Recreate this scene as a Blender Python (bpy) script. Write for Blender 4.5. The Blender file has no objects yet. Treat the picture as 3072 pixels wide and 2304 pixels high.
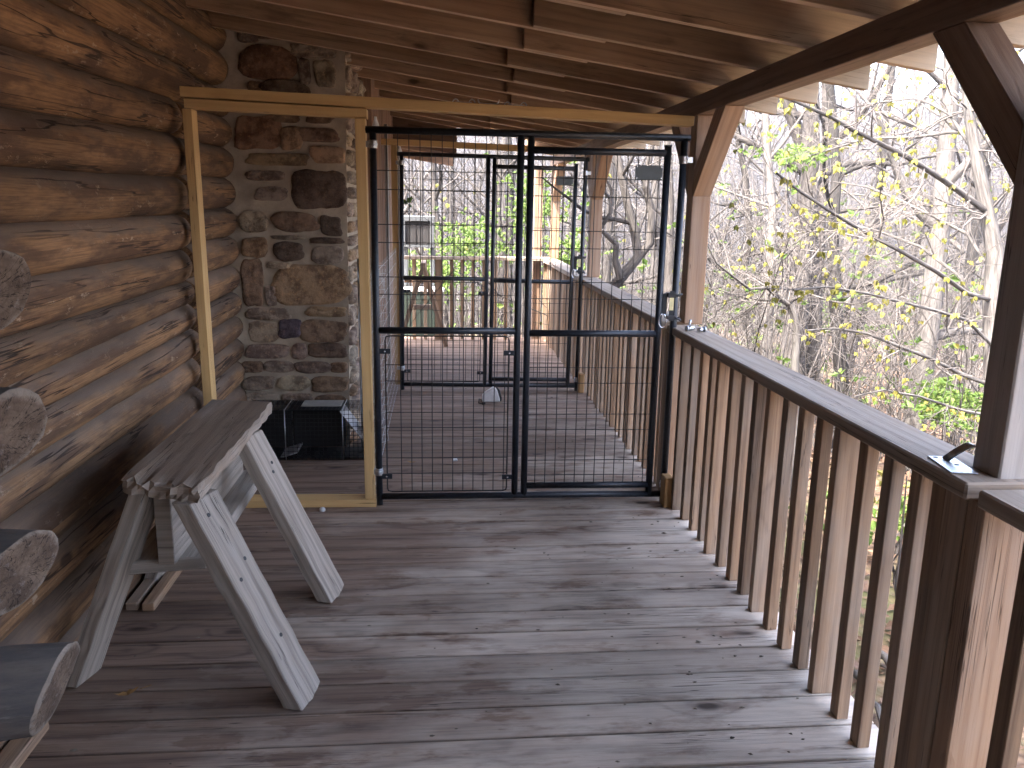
import bpy, math, random
from mathutils import Vector, Matrix, noise as mn
R = math.radians
sc = bpy.context.scene
COL = sc.collection

# ------------------------------------------------------------------ camera
CAM_P, CAM_YAW, CAM_ROLL, CAM_F = 0.2172, 0.0898, 0.018, 2421.3
def _axes():
    p, y, r = CAM_P, CAM_YAW, CAM_ROLL
    f = Vector((math.sin(y)*math.cos(p), math.cos(y)*math.cos(p), -math.sin(p)))
    a = Vector((math.cos(y), -math.sin(y), 0)); u = a.cross(f)
    c, s = math.cos(r), math.sin(r)
    return c*a+s*u, -s*a+c*u, f
AX, AU, AF = _axes()
EYE = Vector((0, 0, 1.55))
cam = bpy.data.cameras.new('camera'); cam.lens = CAM_F/3072*36; cam.sensor_width = 36
cam.clip_start = .05; cam.clip_end = 2000
co = bpy.data.objects.new('camera', cam); COL.objects.link(co)
M = Matrix.Identity(4)
for i in range(3):
    M[i][0], M[i][1], M[i][2], M[i][3] = AX[i], AU[i], -AF[i], EYE[i]
co.matrix_world = M
sc.camera = co

# ------------------------------------------------------------------ light
SUN_EL, SUN_AZ = R(60), R(238)          # sun stands over the house, a little behind the camera
w = bpy.data.worlds.new('World'); sc.world = w; w.use_nodes = True
wn = w.node_tree.nodes; wl = w.node_tree.links
bg = wn['Background']; sky = wn.new('ShaderNodeTexSky'); sky.sky_type = 'NISHITA'; sky.sun_disc = False
sky.sun_elevation = SUN_EL; sky.sun_rotation = SUN_AZ; sky.air_density = .75; sky.dust_density = 6.0; sky.ozone_density = .8
wl.new(sky.outputs[0], bg.inputs[0]); bg.inputs[1].default_value = 0.15
sd = bpy.data.lights.new('sun', 'SUN'); sd.energy = 2.0; sd.angle = R(.53); sd.color = (1, .95, .87)
so = bpy.data.objects.new('sun', sd); COL.objects.link(so)
sv = Vector((math.sin(SUN_AZ)*math.cos(SUN_EL), math.cos(SUN_AZ)*math.cos(SUN_EL), math.sin(SUN_EL)))
so.rotation_euler = sv.to_track_quat('Z', 'Y').to_euler(); so.location = (-5, -10, 20)
vs = sc.view_settings; vs.view_transform = 'Standard'; vs.look = 'None'; vs.gamma = 1; vs.exposure = 4.1
try: sc.cycles.max_bounces = 8; sc.cycles.diffuse_bounces = 6; sc.cycles.transparent_max_bounces = 6
except Exception: pass

# ------------------------------------------------------------------ small mesh kit
class MB:
    def __init__(s): s.v = []; s.f = []; s.uv = []; s.sm = []; s.c = []; s.usec = False
    def face(s, idx, uvs, smooth=False, col=None):
        s.f.append(idx); s.uv.append(uvs); s.sm.append(smooth); s.c.append(col)
        if col: s.usec = True
    def hexa(s, p, L=0, col=None):
        """p: 8 corners, index = i + 2*j + 4*k ; L = grain axis (0 i, 1 j, 2 k)"""
        p = [Vector(q) for q in p]; b = len(s.v); s.v += p
        d = [(p[1]-p[0]).length, (p[2]-p[0]).length, (p[4]-p[0]).length]
        o = [a for a in (0, 1, 2) if a != L]
        flip = (p[1]-p[0]).cross(p[2]-p[0]).dot(p[4]-p[0]) < 0
        for ax in range(3):
            a1, a2 = [a for a in (0, 1, 2) if a != ax]
            for side in (0, 1):
                ids = []
                for (x, y) in ((0, 0), (1, 0), (1, 1), (0, 1)):
                    t = [0, 0, 0]; t[ax] = side; t[a1] = x; t[a2] = y
                    ids.append(tuple(t))
                # orientation
                fwd = (ax != 1)
                if (side == 0) == fwd: ids.reverse()
                if flip: ids.reverse()
                uvs = []
                for t in ids:
                    if ax == L: uvs.append((t[o[0]]*d[o[0]]*.2, t[o[1]]*d[o[1]]))
                    else: uvs.append((t[L]*d[L], t[o[0]]*d[o[0]]+t[o[1]]*d[o[1]]))
                s.face([b+t[0]+2*t[1]+4*t[2] for t in ids], uvs, False, col)
    def box(s, lo, hi, L=None, rot=None, piv=None, col=None):
        sz = [hi[i]-lo[i] for i in range(3)]
        if L is None: L = max(range(3), key=lambda i: sz[i])
        p = [Vector((hi[0] if i & 1 else lo[0], hi[1] if i & 2 else lo[1], hi[2] if i & 4 else lo[2])) for i in range(8)]
        if rot is not None:
            piv = Vector(piv) if piv is not None else (Vector(lo)+Vector(hi))/2
            p = [piv+rot@(q-piv) for q in p]
        s.hexa(p, L, col)
    def tube(s, pts, rad, n=8, cap=True, smooth=True, col=None):
        pts = [Vector(p) for p in pts]; m = len(pts); b = len(s.v)
        if not hasattr(rad, '__len__'): rad = [rad]*m
        up = None; acc = 0
        us = []
        for i in range(m):
            t = (pts[min(i+1, m-1)]-pts[max(i-1, 0)])
            t = t.normalized() if t.length > 1e-9 else Vector((0, 0, 1))
            if up is None:
                up = t.orthogonal().normalized()
            else:
                up = up-t*up.dot(t)
                up = up.normalized() if up.length > 1e-6 else t.orthogonal().normalized()
            q = t.cross(up)
            if i: acc += (pts[i]-pts[i-1]).length
            us.append(acc)
            for k in range(n):
                a = 2*math.pi*k/n
                s.v.append(pts[i]+(up*math.cos(a)+q*math.sin(a))*rad[i])
        for i in range(m-1):
            for k in range(n):
                k2 = (k+1) % n
                c0 = rad[0]*2*math.pi/n
                s.face([b+i*n+k, b+i*n+k2, b+(i+1)*n+k2, b+(i+1)*n+k],
                       [(us[i], k*c0), (us[i], (k+1)*c0), (us[i+1], (k+1)*c0), (us[i+1], k*c0)], smooth, col)
        if cap and n > 2:
            s.face([b+k for k in reversed(range(n))], [(.1*math.cos(k), .1*math.sin(k)) for k in range(n)], False, col)
            e = b+(m-1)*n
            s.face([e+k for k in range(n)], [(.1*math.cos(k), .1*math.sin(k)) for k in range(n)], False, col)
    def poly(s, pts, col=None, smooth=False):
        b = len(s.v); s.v += [Vector(p) for p in pts]
        s.face(list(range(b, b+len(pts))), [(p[0], p[1]) for p in pts], smooth, col)
    def build(s, name, mat, parent=None, bevel=0, loc=None):
        me = bpy.data.meshes.new(name)
        off = Vector(loc) if loc is not None else Vector((0, 0, 0))
        me.from_pydata([tuple(v-off) for v in s.v], [], s.f)
        u = me.uv_layers.new(name='UVMap')
        flat = [x for fu in s.uv for q in fu for x in q]
        u.data.foreach_set('uv', flat)
        me.polygons.foreach_set('use_smooth', s.sm)
        if s.usec:
            ca = me.color_attributes.new('Col', 'FLOAT_COLOR', 'CORNER')
            fl = []
            for f, c in zip(s.f, s.c):
                c = c or (.3, .3, .3)
                for _ in f: fl += [c[0], c[1], c[2], 1]
            ca.data.foreach_set('color', fl)
        me.materials.append(mat); me.update()
        o = bpy.data.objects.new(name, me); COL.objects.link(o)
        o.location = off
        if parent is not None: o.parent = parent
        if bevel:
            bm = o.modifiers.new('bevel', 'BEVEL'); bm.width = bevel; bm.segments = 1; bm.limit_method = 'ANGLE'; bm.angle_limit = R(50)
        return o

def tag(o, label=None, cat=None, group=None, kind=None):
    if label: o['label'] = label
    if cat: o['category'] = cat
    if group: o['group'] = group
    if kind: o['kind'] = kind
    return o
def thing(name, label, cat, loc=(0, 0, 0), group=None):
    o = bpy.data.objects.new(name, None); COL.objects.link(o); o.location = loc; o.empty_display_size = .1
    return tag(o, label, cat, group, 'thing')
def world_child(o, parent):
    o.parent = parent; o.matrix_parent_inverse = Matrix.Translation(-Vector(parent.location))
    return o
def copy_tree(o, parent=None):
    c = o.copy(); COL.objects.link(c)
    if parent is not None: c.parent = parent
    for ch in [x for x in COL.objects if x.parent == o]: copy_tree(ch, c)
    return c
def ray(px, py):
    return AF+AX*((px-1536)/CAM_F)-AU*((py-1152)/CAM_F)
def at(px, py, depth):
    return EYE+ray(px, py)*depth

# ------------------------------------------------------------------ materials
class NT:
    def __init__(s, name, rough=.7, metal=0., spec=.3):
        s.m = bpy.data.materials.new(name); s.m.use_nodes = True
        s.n = s.m.node_tree.nodes; s.l = s.m.node_tree.links
        s.b = s.n['Principled BSDF']; s.b.inputs['Roughness'].default_value = rough
        s.b.inputs['Metallic'].default_value = metal; s.b.inputs['Specular IOR Level'].default_value = spec
    def put(s, sock, v):
        if hasattr(v, 'is_output'): s.l.new(v, sock)
        elif v is not None:
            if hasattr(sock.default_value, '__len__') and not hasattr(v, '__len__'): v = [v]*len(sock.default_value)
            if hasattr(v, '__len__') and len(sock.default_value) == 4 and len(v) == 3: v = tuple(v)+(1,)
            sock.default_value = v
    def math(s, op, a, b=None, clamp=False):
        n = s.n.new('ShaderNodeMath'); n.operation = op; n.use_clamp = clamp
        s.put(n.inputs[0], a)
        if b is not None: s.put(n.inputs[1], b)
        return n.outputs[0]
    def vmath(s, op, a, b):
        n = s.n.new('ShaderNodeVectorMath'); n.operation = op; s.put(n.inputs[0], a); s.put(n.inputs[1], b); return n.outputs[0]
    def noise(s, vec, scale, detail=4, rough=.55, dist=0, col=False):
        n = s.n.new('ShaderNodeTexNoise'); s.put(n.inputs['Vector'], vec); n.inputs['Scale'].default_value = scale
        n.inputs['Detail'].default_value = detail; n.inputs['Roughness'].default_value = rough; n.inputs['Distortion'].default_value = dist
        return n.outputs['Color'] if col else n.outputs[0]
    def voro(s, vec, scale, feat='F1', rnd=1):
        n = s.n.new('ShaderNodeTexVoronoi'); n.feature = feat; s.put(n.inputs['Vector'], vec); n.inputs['Scale'].default_value = scale
        n.inputs['Randomness'].default_value = rnd
        return n
    def ramp(s, f, lo, hi, a=0., b=1.):
        n = s.n.new('ShaderNodeMapRange'); n.interpolation_type = 'SMOOTHSTEP'
        s.put(n.inputs[0], f); n.inputs[1].default_value = lo; n.inputs[2].default_value = hi
        n.inputs[3].default_value = a; n.inputs[4].default_value = b
        return n.outputs[0]
    def mix(s, f, a, b, mode='MIX'):
        n = s.n.new('ShaderNodeMix'); n.data_type = 'RGBA'; n.blend_type = mode
        s.put(n.inputs[0], f); s.put(n.inputs[6], a); s.put(n.inputs[7], b); return n.outputs[2]
    def bump(s, h, dist=.002, strength=1., nrm=None):
        n = s.n.new('ShaderNodeBump'); n.inputs['Distance'].default_value = dist; n.inputs['Strength'].default_value = strength
        s.put(n.inputs['Height'], h)
        if nrm is not None: s.l.new(nrm, n.inputs['Normal'])
        return n.outputs[0]
    def uv(s):
        return s.n.new('ShaderNodeUVMap').outputs[0]
    def island(s): return s.n.new('ShaderNodeNewGeometry').outputs['Random Per Island']
    def geo(s, k): return s.n.new('ShaderNodeNewGeometry').outputs[k]
    def obj(s): return s.n.new('ShaderNodeTexCoord').outputs['Object']
    def objrand(s): return s.n.new('ShaderNodeObjectInfo').outputs['Random']
    def sep(s, v, k):
        n = s.n.new('ShaderNodeSeparateXYZ'); s.put(n.inputs[0], v); return n.outputs[k]
    def vec(s, x, y, z=0.):
        n = s.n.new('ShaderNodeCombineXYZ'); s.put(n.inputs[0], x); s.put(n.inputs[1], y); s.put(n.inputs[2], z); return n.outputs[0]
    def attr(s, name):
        n = s.n.new('ShaderNodeAttribute'); n.attribute_name = name; return n.outputs['Color']
    def done(s, col, normal=None, rough=None):
        s.put(s.b.inputs['Base Color'], col)
        if normal is not None: s.l.new(normal, s.b.inputs['Normal'])
        if rough is not None: s.put(s.b.inputs['Roughness'], rough)
        return s.m

def wood(name, base, dark, grey, greyamt=.3, knot=.5, grain=1., vary=.35, rough=.72, ring=70, bump=.0012, posgrey=None, stain=.0, ringpow=2.2, ringamp=1., edge=None):
    t = NT(name, rough, spec=.25)
    uv = t.uv(); u0, v0 = t.sep(uv, 0), t.sep(uv, 1)
    rnd = t.math('ADD', t.math('MULTIPLY', t.island(), 37.), t.math('MULTIPLY', t.objrand(), 53.))
    u = t.math('ADD', u0, rnd); v = t.math('ADD', v0, t.math('MULTIPLY', rnd, 1.37))
    # knots
    kv = t.vec(t.math('MULTIPLY', u, 2.6), t.math('MULTIPLY', v, 6.), rnd)
    vo = t.voro(kv, 1.)
    pick = t.ramp(t.sep(vo.outputs['Color'], 0), .92-.3*knot, .94-.3*knot)
    kd = t.math('ADD', vo.outputs['Distance'], t.math('MULTIPLY', t.math('SUBTRACT', t.noise(t.vec(t.math('MULTIPLY', u, 9.), t.math('MULTIPLY', v, 30.)), 1., 2), .5), .16))
    km = t.math('MULTIPLY', t.ramp(kd, .05, .15, 1., 0.), pick)
    halo = t.math('MULTIPLY', t.ramp(kd, .05, .45, 1., 0.), pick)
    # rings bend round the knots
    n1 = t.noise(t.vec(t.math('MULTIPLY', u, .8), t.math('MULTIPLY', v, 4.5), rnd), 1., 2, .5)
    ph = t.math('ADD', t.math('MULTIPLY', v, float(ring)*2.2), t.math('ADD', t.math('MULTIPLY', n1, 16.), t.math('MULTIPLY', halo, 9.)))
    rings = t.math('ADD', t.math('MULTIPLY', t.math('SINE', ph), .5), .5)
    rings = t.math('POWER', rings, ringpow)
    fib = t.noise(t.vec(t.math('MULTIPLY', u, 4.), t.math('MULTIPLY', v, 190.), rnd), 1., 3, .6)
    big = t.noise(t.vec(t.math('MULTIPLY', u, 1.3), t.math('MULTIPLY', v, 5.), rnd), 1., 4, .6)
    mid = t.noise(t.vec(t.math('MULTIPLY', u, 2.2), t.math('MULTIPLY', v, 62.), rnd), 1., 4, .65)
    shade = t.math('ADD', t.math('ADD', t.math('MULTIPLY', rings, .36*grain*ringamp), t.math('MULTIPLY', t.ramp(mid, .46, .68), .38*grain)), t.math('MULTIPLY', t.ramp(fib, .35, .75), .32*grain), True)
    c = t.mix(shade, base, dark)
    gm = t.math('MULTIPLY', t.ramp(big, .38, .66), greyamt, True)
    if posgrey is not None: gm = posgrey(t, gm, big, u0)
    greyc = t.mix(t.math('MULTIPLY', shade, .75), grey, tuple(x*.5 for x in grey))
    c = t.mix(gm, c, greyc)
    if stain:
        sm = t.noise(t.vec(t.math('MULTIPLY', u, 2.2), t.math('MULTIPLY', v, 9.), t.math('MULTIPLY', rnd, 2.)), 1., 5, .65)
        c = t.mix(t.math('MULTIPLY', t.ramp(sm, .56, .74), stain), c, tuple(x*.35 for x in dark))
    c = t.mix(t.math('MULTIPLY', halo, .35), c, dark)
    c = t.mix(t.math('MULTIPLY', km, .85), c, tuple(x*.35 for x in dark))
    if edge is not None:      # pale down-facing edges, with deck-bounce light painted into their colour
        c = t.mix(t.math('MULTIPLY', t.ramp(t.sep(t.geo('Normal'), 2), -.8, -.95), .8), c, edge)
    isl = t.math('ADD', t.math('MULTIPLY', t.math('SUBTRACT', t.math('FRACT', t.math('MULTIPLY', rnd, 3.3)), .5), vary*2), 1.)
    c = t.mix(1., c, t.vec(isl, isl, isl), 'MULTIPLY')
    # thin splits along the grain
    ck = t.noise(t.vec(t.math('MULTIPLY', u, 1.1), t.math('MULTIPLY', v, 60.), rnd), 1., 2, .5)
    ckm = t.ramp(t.math('ABSOLUTE', t.math('SUBTRACT', ck, .5)), .004, .011, 1., 0.)
    ckm = t.math('MULTIPLY', ckm, t.ramp(t.noise(t.vec(t.math('MULTIPLY', u, 1.9), t.math('MULTIPLY', v, 8.), rnd), 1., 1), .5, .62))
    c = t.mix(t.math('MULTIPLY', ckm, .7), c, tuple(x*.2 for x in dark))
    h = t.math('SUBTRACT', t.math('SUBTRACT', t.math('MULTIPLY', fib, -.6), t.math('MULTIPLY', rings, .4)), t.math('MULTIPLY', ckm, 1.5))
    return t.done(c, t.bump(h, bump, .8))

def deck_grey(t, gm, big, u0):
    p = t.obj(); x, y = t.sep(p, 0), t.sep(p, 1)
    n = t.noise(t.vec(t.math('MULTIPLY', x, 1.2), t.math('MULTIPLY', y, 2.2)), 1.1, 5, .6)
    e = t.math('ADD', t.math('MULTIPLY', x, .42), t.math('ADD', t.math('MULTIPLY', t.math('SUBTRACT', 2.6, y), .16), t.math('MULTIPLY', t.math('SUBTRACT', n, .5), 1.9)))
    f = t.math('ADD', t.ramp(e, -.50, .70), t.math('MULTIPLY', t.math('SUBTRACT', big, .5), .8))
    n3 = t.noise(t.vec(t.math('MULTIPLY', x, 2.4), t.math('MULTIPLY', y, 7.)), 1.3, 5, .65)
    return t.math('SUBTRACT', f, t.ramp(n3, .51, .67, 0., .5), True)

M_deck = wood('deck_wood', (.25, .172, .124), (.088, .056, .043), (.60, .52, .43), knot=1., vary=.2, grain=.95, ring=24, ringpow=4., ringamp=1.25, rough=.78, posgrey=deck_grey, stain=.35, bump=.0016)
def raft_grey(t, gm, big, u0):
    x = t.sep(t.obj(), 0)
    return t.math('MAXIMUM', t.math('MULTIPLY', gm, .5), t.ramp(t.math('ADD', x, t.math('MULTIPLY', t.math('SUBTRACT', big, .5), .5)), 1.15, 1.42), True)
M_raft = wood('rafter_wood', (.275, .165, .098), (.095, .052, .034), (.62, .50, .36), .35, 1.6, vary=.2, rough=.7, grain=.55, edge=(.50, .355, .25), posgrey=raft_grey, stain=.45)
M_beam = wood('beam_wood', (.31, .205, .14), (.15, .09, .062), (.36, .28, .22), .5, .7, vary=.12, grain=.8)
M_post = wood('post_wood', (.40, .255, .155), (.24, .13, .075), (.42, .35, .29), .4, .45, vary=.1, grain=.8)
M_postgrey = wood('post_wood_grey', (.44, .385, .33), (.27, .215, .175), (.50, .475, .45), .6, .45, vary=.04, grain=.7)
M_rail = wood('cap_wood', (.40, .315, .235), (.19, .14, .105), (.43, .365, .30), .6, .35, vary=.08, grain=.8)
M_bal = wood('baluster_wood', (.31, .20, .12), (.125, .075, .047), (.33, .275, .22), .6, .5, vary=.36, grain=.9, ring=60)
M_pine = wood('new_pine', (.63, .42, .185), (.46, .265, .095), (.57, .42, .24), .15, 1., vary=.06, grain=.55, ring=45, rough=.6)
M_grey = wood('weathered_plank', (.36, .305, .25), (.14, .112, .09), (.40, .36, .315), .6, .25, vary=.12, grain=1., ring=75, bump=.002)
M_old = wood('rotten_plank', (.27, .205, .15), (.10, .072, .053), (.38, .33, .285), .6, .3, vary=.05, grain=.7, stain=.6, bump=.0015, ring=40)
M_board = wood('siding_wood', (.27, .155, .095), (.14, .075, .05), (.25, .19, .15), .4, .4, vary=.12)
M_roof = wood('roof_boards', (.16, .095, .06), (.07, .042, .03), (.14, .10, .08), .4, .4, vary=.2)
M_block = wood('pine_block', (.42, .26, .11), (.26, .14, .06), (.36, .26, .16), .3, .3, vary=.05)

def log_material():
    t = NT('log_bark', .76, spec=.22)
    uv = t.uv(); rnd = t.math('ADD', t.math('MULTIPLY', t.objrand(), 41.), 0.)
    u = t.math('ADD', t.sep(uv, 0), rnd); v = t.math('ADD', t.sep(uv, 1), rnd)
    a = t.noise(t.vec(t.math('MULTIPLY', u, 2.2), t.math('MULTIPLY', v, 9.), rnd), 1., 6, .65)
    b = t.noise(t.vec(t.math('MULTIPLY', u, 5.), t.math('MULTIPLY', v, 16.), 7.), 1., 5, .6)
    f = t.noise(t.vec(t.math('MULTIPLY', u, 5.), t.math('MULTIPLY', v, 150.), 3.), 1., 3, .6)
    nz = t.sep(t.geo('Normal'), 2)
    c = t.mix(t.ramp(a, .40, .60), (.285, .162, .080), (.115, .068, .042))
    c = t.mix(t.math('MULTIPLY', t.ramp(f, .38, .70), .6), c, (.085, .046, .028))
    c = t.mix(t.math('MULTIPLY', t.ramp(b, .60, .74), .8), c, (.07, .042, .03))
    chips = t.noise(t.vec(t.math('MULTIPLY', u, 11.), t.math('MULTIPLY', v, 26.), 2.), 1., 4, .7)
    chm = t.math('MULTIPLY', t.ramp(chips, .56, .66), t.ramp(t.noise(t.vec(t.math('MULTIPLY', u, 1.4), t.math('MULTIPLY', v, 5.), 9.), 1., 2), .47, .62))
    c = t.mix(t.math('MULTIPLY', chm, .8), c, (.38, .28, .19))
    # weather-greyed upper side of every log
    g = t.math('ADD', nz, t.math('MULTIPLY', t.math('SUBTRACT', b, .5), 1.3))
    c = t.mix(t.math('MULTIPLY', t.ramp(g, .1, .75), .7), c, (.165, .13, .105))
    vo = t.voro(t.vec(t.math('MULTIPLY', u, 1.6), t.math('MULTIPLY', v, 4.), rnd), 1.)
    kn = t.math('MULTIPLY', t.ramp(vo.outputs['Distance'], .06, .10, 1., 0.), t.ramp(t.sep(vo.outputs['Color'], 0), .6, .63))
    c = t.mix(t.math('MULTIPLY', kn, .8), c, (.045, .03, .025))
    ck = t.noise(t.vec(t.math('MULTIPLY', u, .7), t.math('MULTIPLY', v, 16.), t.math('ADD', rnd, 5.)), 1., 3, .55)
    ckm = t.math('MULTIPLY', t.ramp(t.math('ABSOLUTE', t.math('SUBTRACT', ck, .5)), .006, .016, 1., 0.), t.ramp(t.noise(t.vec(t.math('MULTIPLY', u, 1.2), t.math('MULTIPLY', v, 3.), rnd), 1., 2), .47, .55))
    c = t.mix(t.math('MULTIPLY', ckm, .85), c, (.03, .02, .016))
    band = t.noise(t.vec(t.math('MULTIPLY', u, .9), rnd, 0.), 1.3, 2, .4)
    rv = t.math('ADD', t.math('ADD', t.math('MULTIPLY', t.objrand(), .35), .78), t.math('MULTIPLY', t.ramp(band, .4, .6), .25))
    c = t.mix(1., c, t.vec(rv, rv, rv), 'MULTIPLY')
    h = t.math('ADD', t.math('MULTIPLY', a, .8), t.math('SUBTRACT', t.math('MULTIPLY', chm, .8), t.math('ADD', ckm, t.math('MULTIPLY', f, .25))))
    return t.done(c, t.bump(h, .005, .8))
M_log = log_material()
def end_material():
    t = NT('log_end_grain', .85, spec=.15)
    p = t.obj(); y, z = t.sep(p, 1), t.sep(p, 2)
    n = t.noise(p, 14., 5, .65); n2 = t.noise(p, 45., 4, .7)
    r = t.math('SQRT', t.math('ADD', t.math('MULTIPLY', y, y), t.math('MULTIPLY', z, z)))
    rg = t.math('SINE', t.math('ADD', t.math('MULTIPLY', r, 420.), t.math('MULTIPLY', n, 9.)))
    c = t.mix(t.ramp(n, .35, .65), (.165, .122, .09), (.085, .06, .045))
    c = t.mix(t.math('MULTIPLY', t.ramp(rg, .2, 1.), .24), c, (.06, .042, .032))
    an = t.math('ARCTAN2', z, y); ch = t.noise(t.vec(t.math('MULTIPLY', an, 1.6), t.math('MULTIPLY', r, 9.), t.objrand()), 2.2, 3, .6)
    c = t.mix(t.math('MULTIPLY', t.ramp(t.math('ABSOLUTE', t.math('SUBTRACT', ch, .5)), .006, .02, 1., 0.), t.ramp(r, .012, .03, 0., .8)), c, (.025, .018, .014))
    c = t.mix(t.math('MULTIPLY', t.ramp(n2, .58, .68), .4), c, (.24, .21, .19))
    rim = t.ramp(t.math('ADD', r, t.math('MULTIPLY', t.math('SUBTRACT', n2, .5), .03)), .072, .084)
    c = t.mix(t.math('MULTIPLY', rim, .6), c, (.27, .235, .20))
    return t.done(c, t.bump(t.math('ADD', n, t.math('MULTIPLY', n2, .5)), .007, 1.))
M_end = end_material()

def stone_material():
    t = NT('field_stone', .85, spec=.2)
    c0 = t.attr('Col'); p = t.obj()
    n = t.noise(p, 11., 6, .7); n2 = t.noise(p, 30., 6, .75); n3 = t.noise(p, 130., 3, .6)
    c = t.mix(t.ramp(n, .38, .62), c0, t.mix(1., c0, (.42, .38, .38), 'MULTIPLY'))
    c = t.mix(t.math('MULTIPLY', t.ramp(n2, .52, .70), .55), c, t.mix(1., c0, (1.7, 1.45, 1.2), 'MULTIPLY'))
    c = t.mix(t.math('MULTIPLY', t.ramp(n2, .28, .42, 1., 0.), .55), c, (.04, .035, .034))
    c = t.mix(t.math('MULTIPLY', t.ramp(n3, .55, .7), .2), c, (.35, .32, .29))
    h = t.math('ADD', n2, t.math('MULTIPLY', n3, .35))
    return t.done(c, t.bump(h, .012, .9))
M_stone = stone_material()
def mortar_material():
    t = NT('mortar', .92, spec=.12); p = t.obj()
    n = t.noise(p, 5., 5, .6); n2 = t.noise(p, 60., 4, .7)
    c = t.mix(t.ramp(n, .3, .7), (.50, .42, .325), (.35, .295, .23))
    c = t.mix(t.math('MULTIPLY', t.ramp(n2, .5, .75), .35), c, (.25, .225, .20))
    return t.done(c, t.bump(t.math('ADD', n, t.math('MULTIPLY', n2, .4)), .007, .8))
M_mortar = mortar_material()
def simple(name, col, rough, metal=0., spec=.4, var=.15, scale=30., bump=0.):
    t = NT(name, rough, metal, spec); p = t.obj(); n = t.noise(p, scale, 4, .6)
    c = t.mix(t.ramp(n, .35, .7), col, tuple(x*(1-var) for x in col))
    return t.done(c, t.bump(n, bump, .6) if bump else None, t.ramp(n, .3, .7, rough*.85, min(1, rough*1.15)))
M_kennel = simple('powder_coat', (.016, .021, .030), .42, 0, .5, .35, 60., .0006)
M_wire = simple('coated_wire', (.020, .017, .016), .45, 0, .5, .2)
M_galv = simple('galvanized', (.62, .65, .68), .32, 1., .5, .3, 90.)
M_bolt = simple('bolt_zinc', (.75, .76, .78), .25, 1.)
M_plate = simple('grey_plate', (.095, .112, .118), .55, 0, .4, .12, 20.)
M_brass = simple('latch_label', (.62, .55, .30), .5, .2)
M_cagew = simple('cage_wire', (.035, .04, .045), .45, .6, .5)
M_cagem = simple('cage_sheet', (.58, .60, .62), .45, .3, .5, .12, 12.)
M_cagep = simple('cage_handle_plate', (.42, .41, .37), .5, .2, .4, .12, 14.)
M_dark = simple('black_plastic', (.02, .02, .022), .5)
M_white = simple('white_plastic', (.74, .74, .73), .5, 0, .4, .12, 25.)
M_trim = simple('trim_paint', (.30, .28, .26), .7, 0, .3, .15, 15.)
M_acgrey = simple('grey_paint', (.075, .08, .085), .6, 0, .3, .12, 6.)
M_acdark = simple('dark_panel', (.03, .028, .028), .6, 0, .3, .25, 4.)
M_green = simple('green_tank', (.06, .08, .063), .6, 0, .3, .2, 5.)
M_leafdry = simple('dry_leaf', (.34, .19, .07), .8, 0, .2, .35, 60.)

def bark(name, a, b):
    t = NT(name, .88, spec=.15); uv = t.uv(); p = t.geo('Position')
    n = t.noise(t.vec(t.math('MULTIPLY', t.sep(uv, 0), 3.), t.math('MULTIPLY', t.sep(uv, 1), 22.), t.objrand()), 1.6, 5, .65)
    n2 = t.noise(p, 2.3, 3, .6)
    c = t.mix(t.ramp(n, .38, .62), a, b)
    c = t.mix(t.math('MULTIPLY', t.ramp(n2, .5, .7), .45), c, tuple(x*1.35 for x in a))
    rv = t.math('ADD', t.math('MULTIPLY', t.objrand(), .5), .75)
    c = t.mix(1., c, t.vec(rv, rv, rv), 'MULTIPLY')
    return t.done(c, t.bump(n, .02, .8))
M_bark = bark('bark_grey', (.055, .049, .045), (.025, .022, .020))
M_barkpale = bark('bark_pale', (.092, .085, .079), (.048, .043, .040))
M_barkdark = bark('bark_dark', (.035, .032, .03), (.018, .016, .015))
M_twig = bark('twig', (.10, .090, .084), (.055, .048, .045))
M_far = bark('far_bark', (.062, .058, .06), (.036, .034, .036))
def leafmat(name, a, b, tr=.35):
    t = NT(name, .6, spec=.25); r = t.island()
    c = t.mix(r, a, b)
    t.put(t.b.inputs['Base Color'], c)
    d = t.n.new('ShaderNodeBsdfTranslucent'); t.put(d.inputs[0], c)
    m = t.n.new('ShaderNodeMixShader'); m.inputs[0].default_value = tr
    t.l.new(t.b.outputs[0], m.inputs[1]); t.l.new(d.outputs[0], m.inputs[2])
    out = [n for n in t.n if n.type == 'OUTPUT_MATERIAL'][0]; t.l.new(m.outputs[0], out.inputs[0])
    return t.m
M_leaf = leafmat('young_leaf', (.155, .16, .03), (.20, .175, .045))
M_leafg = leafmat('green_leaf', (.055, .105, .018), (.105, .15, .03))
M_litter = leafmat('fallen_leaf', (.14, .083, .05), (.08, .047, .03), .1)
def ground_material():
    t = NT('leaf_litter_ground', .95, spec=.1); p = t.obj()
    v = t.voro(p, 9.); n = t.noise(p, .5, 5, .6); n2 = t.noise(p, 3., 4, .6)
    c = t.mix(t.sep(v.outputs['Color'], 0), (.115, .07, .045), (.165, .115, .08))
    c = t.mix(t.math('MULTIPLY', t.ramp(v.outputs['Distance'], .25, .6), .7), c, (.04, .027, .02))
    c = t.mix(t.math('MULTIPLY', t.ramp(n, .5, .66), .55), c, (.065, .085, .028))
    r = t.math('POWER', t.math('ADD', t.math('POWER', t.sep(p, 0), 2.), t.math('POWER', t.sep(p, 1), 2.)), .5)
    c = t.mix(t.ramp(r, 22., 60., 0., .85), c, t.mix(t.ramp(n2, .3, .7), (.038, .034, .035), (.025, .023, .023)))
    return t.done(c, t.bump(v.outputs['Distance'], .05, .7))
M_ground = ground_material()

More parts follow.
